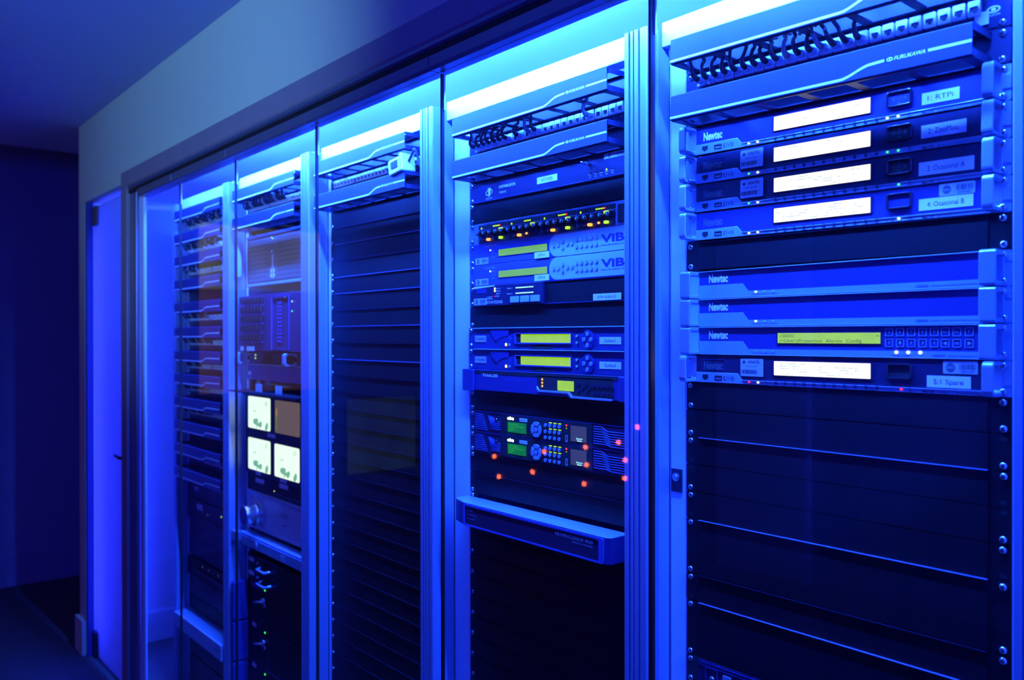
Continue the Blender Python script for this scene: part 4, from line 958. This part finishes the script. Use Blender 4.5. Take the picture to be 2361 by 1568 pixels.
t = dev(3, 'media_player', 'dark unit with two green lamps and pale grab handles under the button panel', 'rack unit', -410)
b = MB(); b.tbody(-9, 474, -8, 400, -43, -1); b.build('body', 'slate', t, bevel=1)
for xa in (110, 250):
    b = MB(); b.prism([(xa, -36), (xa+18, -8), (xa+70, -8), (xa+88, -36)], 'y', -8.6, -8); b.build('vent_window', 'dark', t)
leds(t, [(62, -12, 'led_lime'), (61, -22, 'led_lime')], -8, 3.4)
for xa in (-6, 338):
    b = MB(); b.ring(rrect(-46, -6, -41, -3, 8), rrect(-40, -8, -35, -9, 5), 'x', xa, xa+18); b.build('handle', 'silver2', t, bevel=1)
b = MB(); b.box(-9, 474, -11, -8, -44, -41); b.build('bottom_lip', 'silver', t)
t = dev(3, 'video_server', 'plain grey-blue unit with a small label under the pale handles', 'rack unit', -455)
b = MB(); b.tbody(-9, 474, -8, 400, -47, 0); b.build('body', 'vibe', t, bevel=1); plate(t, -2+5, 26, -32, -20, -8, 'tape', 'name_label'); plate(t, 5, 30, -45, -40, -8, 'pod', 'maker_badge')
t = dev(3, 'rack_shelf', 'thin dark shelf just above the four small monitors', 'shelf', -505); b = MB(); b.tbody(-9, 474, -70, 300, -34, -29); b.box(150, 210, -30, -4, -29, -8); b.build('shelf_plate', 'blank', t, bevel=1)
for xa in (150, 292): plate(t, xa, xa+44, -28, -4, -45, 'pod', 'hanging_tag', th=1)

t = dev(3, 'monitor_bank', 'black rack frame holding four small colour monitors', 'monitor', -541)
b = MB(); b.tbody(-9, 474, -12, 260, -262, 0); bd = b.build('bezel', 'slate', t, bevel=2)
def screen(x0, x1, z0, z1, m, kind):
    p = plate(t, x0-2, x1+2, z0-2, z1+2, -12, 'dark', 'screen_rim', r=8, th=1); s_ = plate(p, x0, x1, z0, z1, -13, m, 'screen', r=7, th=.5)
    w, h = x1-x0, z1-z0; b = MB(); yy = -13.7
    rr = random.Random(int(x0-z0))
    if kind == 'pic':
        for cx, cz, r in ((.33, .22, .10), (.40, .26, .07), (.46, .15, .06), (.55, .14, .08), (.58, .2, .06), (.84, .12, .07), (.86, .2, .05), (.82, .06, .06)):
            o = [(x0+w*cx+w*r*(.8+.3*rr.random())*math.cos(a*.5236), z0+h*cz+h*r*(.8+.3*rr.random())*math.sin(a*.5236)) for a in range(12)]; b.prism(o, 'y', yy-.05, yy)
        b.box(x0+w*.38, x0+w*.41, yy-.05, yy, z0+h*.03, z0+h*.18)
        for cx in (.25, .32): b.box(x0+w*cx, x0+w*(cx+.03), yy-.05, yy, z0+h*.52, z0+h*.58)
        b.tube([(x0+w*.78, yy, z0+h*.78), (x0+w*.83, yy, z0+h*.9), (x0+w*.88, yy, z0+h*.84), (x0+w*.82, yy, z0+h*.76)], 1)
        b.build('picture', 'monink', s_)
    else:
        b.box(x0+10, x0+15, yy-.05, yy, z0+10, z0+h*.7); b.build('level_bar', 'bar_green', s_)
        b = MB(); b.box(x0+10, x0+15, yy-.06, yy, z0+h*.5, z0+h*.74); b.build('level_bar', 'bar_gold', s_)
screen(14, 184, -116, -14, 'mon', 'pic'); screen(217, 387, -116, -16, 'monbrown', 'scope'); screen(14, 184, -249, -147, 'mon', 'pic'); screen(214, 384, -249, -149, 'mon', 'pic')
plate(t, 160, 218, -134, -122, -12.3, 'tape', 'name_label'); plate(t, 73, 110, -262, -250, -12.3, 'tape', 'name_label'); plate(t, 250, 296, -262, -250, -12.3, 'tape', 'name_label')
t = dev(3, 'monitor_controller', 'black strip with two small labels below the monitors', 'rack unit', -804); b = MB(); b.tbody(-9, 474, -6, 200, -54, 0); b.build('body', 'blank', t)
plate(t, 55, 120, -26, -12, -6, 'tape', 'name_label'); plate(t, 232, 292, -20, -6, -6, 'tape', 'name_label'); b = MB(); b.box(205, 459, -8, -6, -44, -41); b.build('slot_line', 'grey', t); leds(t, [(196, -36, 'led_yel')], -6, 1.8)
t = dev(3, 'transmitter_unit', 'pale silver unit with one large protruding chrome knob', 'rack unit', -860)
b = MB(); b.tbody(-9, 474, -8, 420, -120, 0); bd = b.build('body', 'pale', t, bevel=1.5)
b = MB(); b.box(-9, 474, -12, -6, -12, -2); b.box(-9, 474, -11, -6, -112, -108); b.build('moulding', 'silver2', bd, bevel=1.5)
b = MB(); b.cyl((92, -66), 'y', 40, -14, -8, 32); b.cyl((92, -66), 'y', 35, -22, -14, 32); b.cyl((92, -66), 'y', 38, -30, -22, 32); b.cyl((92, -66), 'y', 32, -62, -30, 32, 0, 30); kn = b.build('knob', 'screw', t, bevel=.8)
b = MB(); b.cyl((92, -66), 'y', 27, -62.5, -62, 32); b.build('knob_face', 'grey', kn)
b = MB(); put_text(b, 'KODAS', 246, 296, -50, 13, -8.2); put_text(b, '7F', 20, 34, -28, 8, -8.2); b.box(266, 280, -8.3, -8.1, -76, -72); b.build('lettering', 'ink', t)
t = dev(3, 'keyboard_drawer', 'silver drawer with ribbed front and round badge under the chrome knob unit', 'drawer', -984)
b = MB(); b.prism([(-2, -10), (-26, -12), (-32, -17), (-32, -50), (-26, -54), (-2, -54)], 'x', -12, 474); bd = b.build('body', 'vibe', t, bevel=1)
b = MB(); b.prism([(-2, -8), (-26, -10), (-31, -13), (-31, -16), (-2, -10)], 'x', -12, 474); b.build('top_cover', 'silver2', t)
b = MB()
for i in range(5): b.box(-8, 470, -34, -31.5, -22-i*6, -19.5-i*6)
b.build('rib', 'silver', bd)
b = MB(); b.cyl((120, -34), 'y', 11, -36, -32, 20); b.build('badge', 'silver2', bd); plate(t, 302, 330, -46, -28, -34, 'silver2', 'badge', r=3, th=1.5)
b = MB(); b.prism(rrect(-29, 10, -40, -6, 4), 'y', -54, -33.5); b.build('corner_bracket', 'silver2', t, bevel=4)
for q, z in enumerate((-1066, -1110)):
    t = dev(3, 'disk_unit', ('upper' if q == 0 else 'lower')+' of two thin black units with a pale pull bar under the ribbed drawer', 'rack unit', z, 'pair of thin black units with pull bars')
    b = MB(); b.tbody(-9, 474, -6, 350, -42, 0); b.build('body', 'blank', t); plate(t, 0, 40, -26, -13, -6, 'tape', 'name_label')
    b = MB(); b.cyl((88, -18), 'y', 4.5, -16, -6, 12, 0, 3); b.build('lock_knob', 'screw', t)
    b = MB(); b.tube([(135, -6, -16), (150, -44, -20), (205, -44, -20), (218, -6, -16)], 4.2); b.build('pull_bar', 'silver2', t)
    plate(t, 178, 214, -38, -26, -6, 'slate', 'dark_label'); b = MB(); b.box(92, 225, -7.5, -6, -4, -1.5); b.build('trim_line', 'grey', t)
for q in range(3):
    t = dev(3, 'power_amplifier', ['topmost', 'middle', 'lowest'][q]+' of the three black modules with turn latches, bottom of the monitor rack', 'rack unit', -1152-q*131, 'three black modules with turn latches')
    b = MB(); b.tbody(-9, 474, -8, 400, -130, 0); bd = b.build('body', 'blank', t, bevel=1)
    b = MB(); b.prism(rrect(-60, -10, -128, -2, 8), 'x', -16, 6); b.build('side_pillar', 'grey', t, bevel=3)
    leds(t, [(130, -12 if q else -10, 'led_green')], -8, 3.2)
    b = MB(); b.cyl((138, -40), 'y', 10, -22, -8, 16, 0, 8); b.cyl((138, -56), 'y', 6, -16, -8, 12); b.tube([(138, -20, -42), (118, -26, -46), (92, -27, -52)], [4, 4, 5]); b.build('turn_latch', 'screw', t)
    if q: plate(t, 30, 62, -14, 0, -8, 'tape', 'name_label')
    else: plate(t, 18, 86, -18, -4, -8, 'grey', 'name_label', r=3)
    b = MB(); b.box(160, 163, -9.5, -8, -128, -2); b.box(-9, 474, -10, -8, -130, -126); b.build('groove', 'slate', bd)

# ------------------------------------------------------------------ far cable rack, lower part
t = thing('server', 'upper of two dark servers with small pale labels under the far rack cable managers', 'server', RX[4], 0, -905, 'dark servers of the far cable rack')
b = MB(); b.tbody(-9, 474, -8, 500, -58, 0); b.build('body', 'slate', t, bevel=1); plate(t, 60, 110, -30, -12, -8, 'sticker', 'name_label'); plate(t, 0, 470, -57, -53, -9, 'dark', 'seam')
t = thing('server', 'lower of two dark servers with small pale labels under the far rack cable managers', 'server', RX[4], 0, -966, 'dark servers of the far cable rack')
b = MB(); b.tbody(-9, 474, -8, 500, -80, 0); b.build('body', 'slate', t, bevel=1); plate(t, 90, 150, -34, -12, -8, 'tape', 'name_label'); plate(t, 0, 470, -60, -54, -9, 'dark', 'seam'); leds(t, [(330, -24, 'led_lime'), (200, -38, 'lcdyink')], -8, 3)
for i, (z, h, lab) in enumerate([(-1048, 70, 'dark flat panel under the two labelled servers of the far cable rack'), (-1120, 62, 'second dark flat panel under the two labelled servers of the far cable rack'),
        (-1262, 66, 'dark flat panel just above the black slot over the silver tray'), (-1330, 56, 'lower black panel resting over the protruding silver tray')]):
    t = thing('blanking_panel', lab, 'blanking panel', RX[4], 0, z, 'black blanking panels'); b = MB(); b.box(-9, 474, -2, 0, -h, 0); b.build('face_plate', 'slate' if i < 3 else 'blank', t)
t = thing('disk_array', 'black unit with faint lamps in the lower half of the far cable rack', 'rack unit', RX[4], 0, -1186)
b = MB(); b.tbody(-9, 474, -8, 500, -70, 0); b.build('body', 'blank', t, bevel=1); leds(t, [(150, -16, 'lcdyink'), (210, -16, 'lcdyink'), (300, -16, 'lcdyink')], -8, 3); b = MB(); b.box(60, 470, -12, -8, -46, -36); b.build('front_bar', 'slate', t)
t = thing('pullout_tray', 'silver tray protruding near the bottom of the far cable rack', 'tray', RX[4], 0, -1388)
b = MB(); b.tbody(-2, 468, -62, 400, -54, 0); b.build('body', 'silver', t, bevel=3); b = MB(); put_text(b, 'kvm', 410, 450, -30, 14, -62.4); b.build('lettering', 'ink', t)
for i, z in enumerate((-1446, -1560)):
    t = thing('blanking_panel', ['first', 'second', 'third'][i]+' dark panel below the protruding silver tray of the far cable rack', 'blanking panel', RX[4], 0, z, 'black blanking panels'); b = MB(); b.box(-9, 474, -2, 0, -104, 0); b.build('face_plate', 'slate', t)

t = thing('wall_glow', 'added dim glowing panel on the far passage wall, seen only mirrored in the glass', 'screen', -4415, -2450, -1350)  # glowing panel added for its dull mirror image in the glass
b = MB(); b.box(1, 30, -300, 300, 0, 560); b.build('glow_backing', 'black', t, bevel=4); b = MB(); b.box(30, 31, -285, 285, 15, 545); b.build('display', 'dimglow', t)

# ------------------------------------------------------------------ equipment across the room, seen as red lamps mirrored in the glass
t = thing('console_desk', 'low dark console across the room whose red lamps mirror in the glass', 'console', -1700, -2700, -Z0)
b = MB(); b.prism([(-300, 0), (-300, 900), (-40, 960), (-40, 0)], 'x', -1900, -400); b.build('body', 'black', t, bevel=4)
b = MB(); b.box(-1900, -400, -60, 0, 0, 980); b.build('front_panel', 'black', t, bevel=4)
for x, z in [(-3396, -1146), (-3347, -1273), (-3019, -1202), (-2568, -1216), (-2911, -1064), (-2558, -1002), (-2547, -1103), (-2301, -950), (-2250, -1042), (-2253, -1143), (-2162, -854)]:
    b = MB(); b.cyl((x+1700, z+Z0), 'y', 13, -2, 9, 12); b.build('indicator_light', 'led_lamp_red', t)
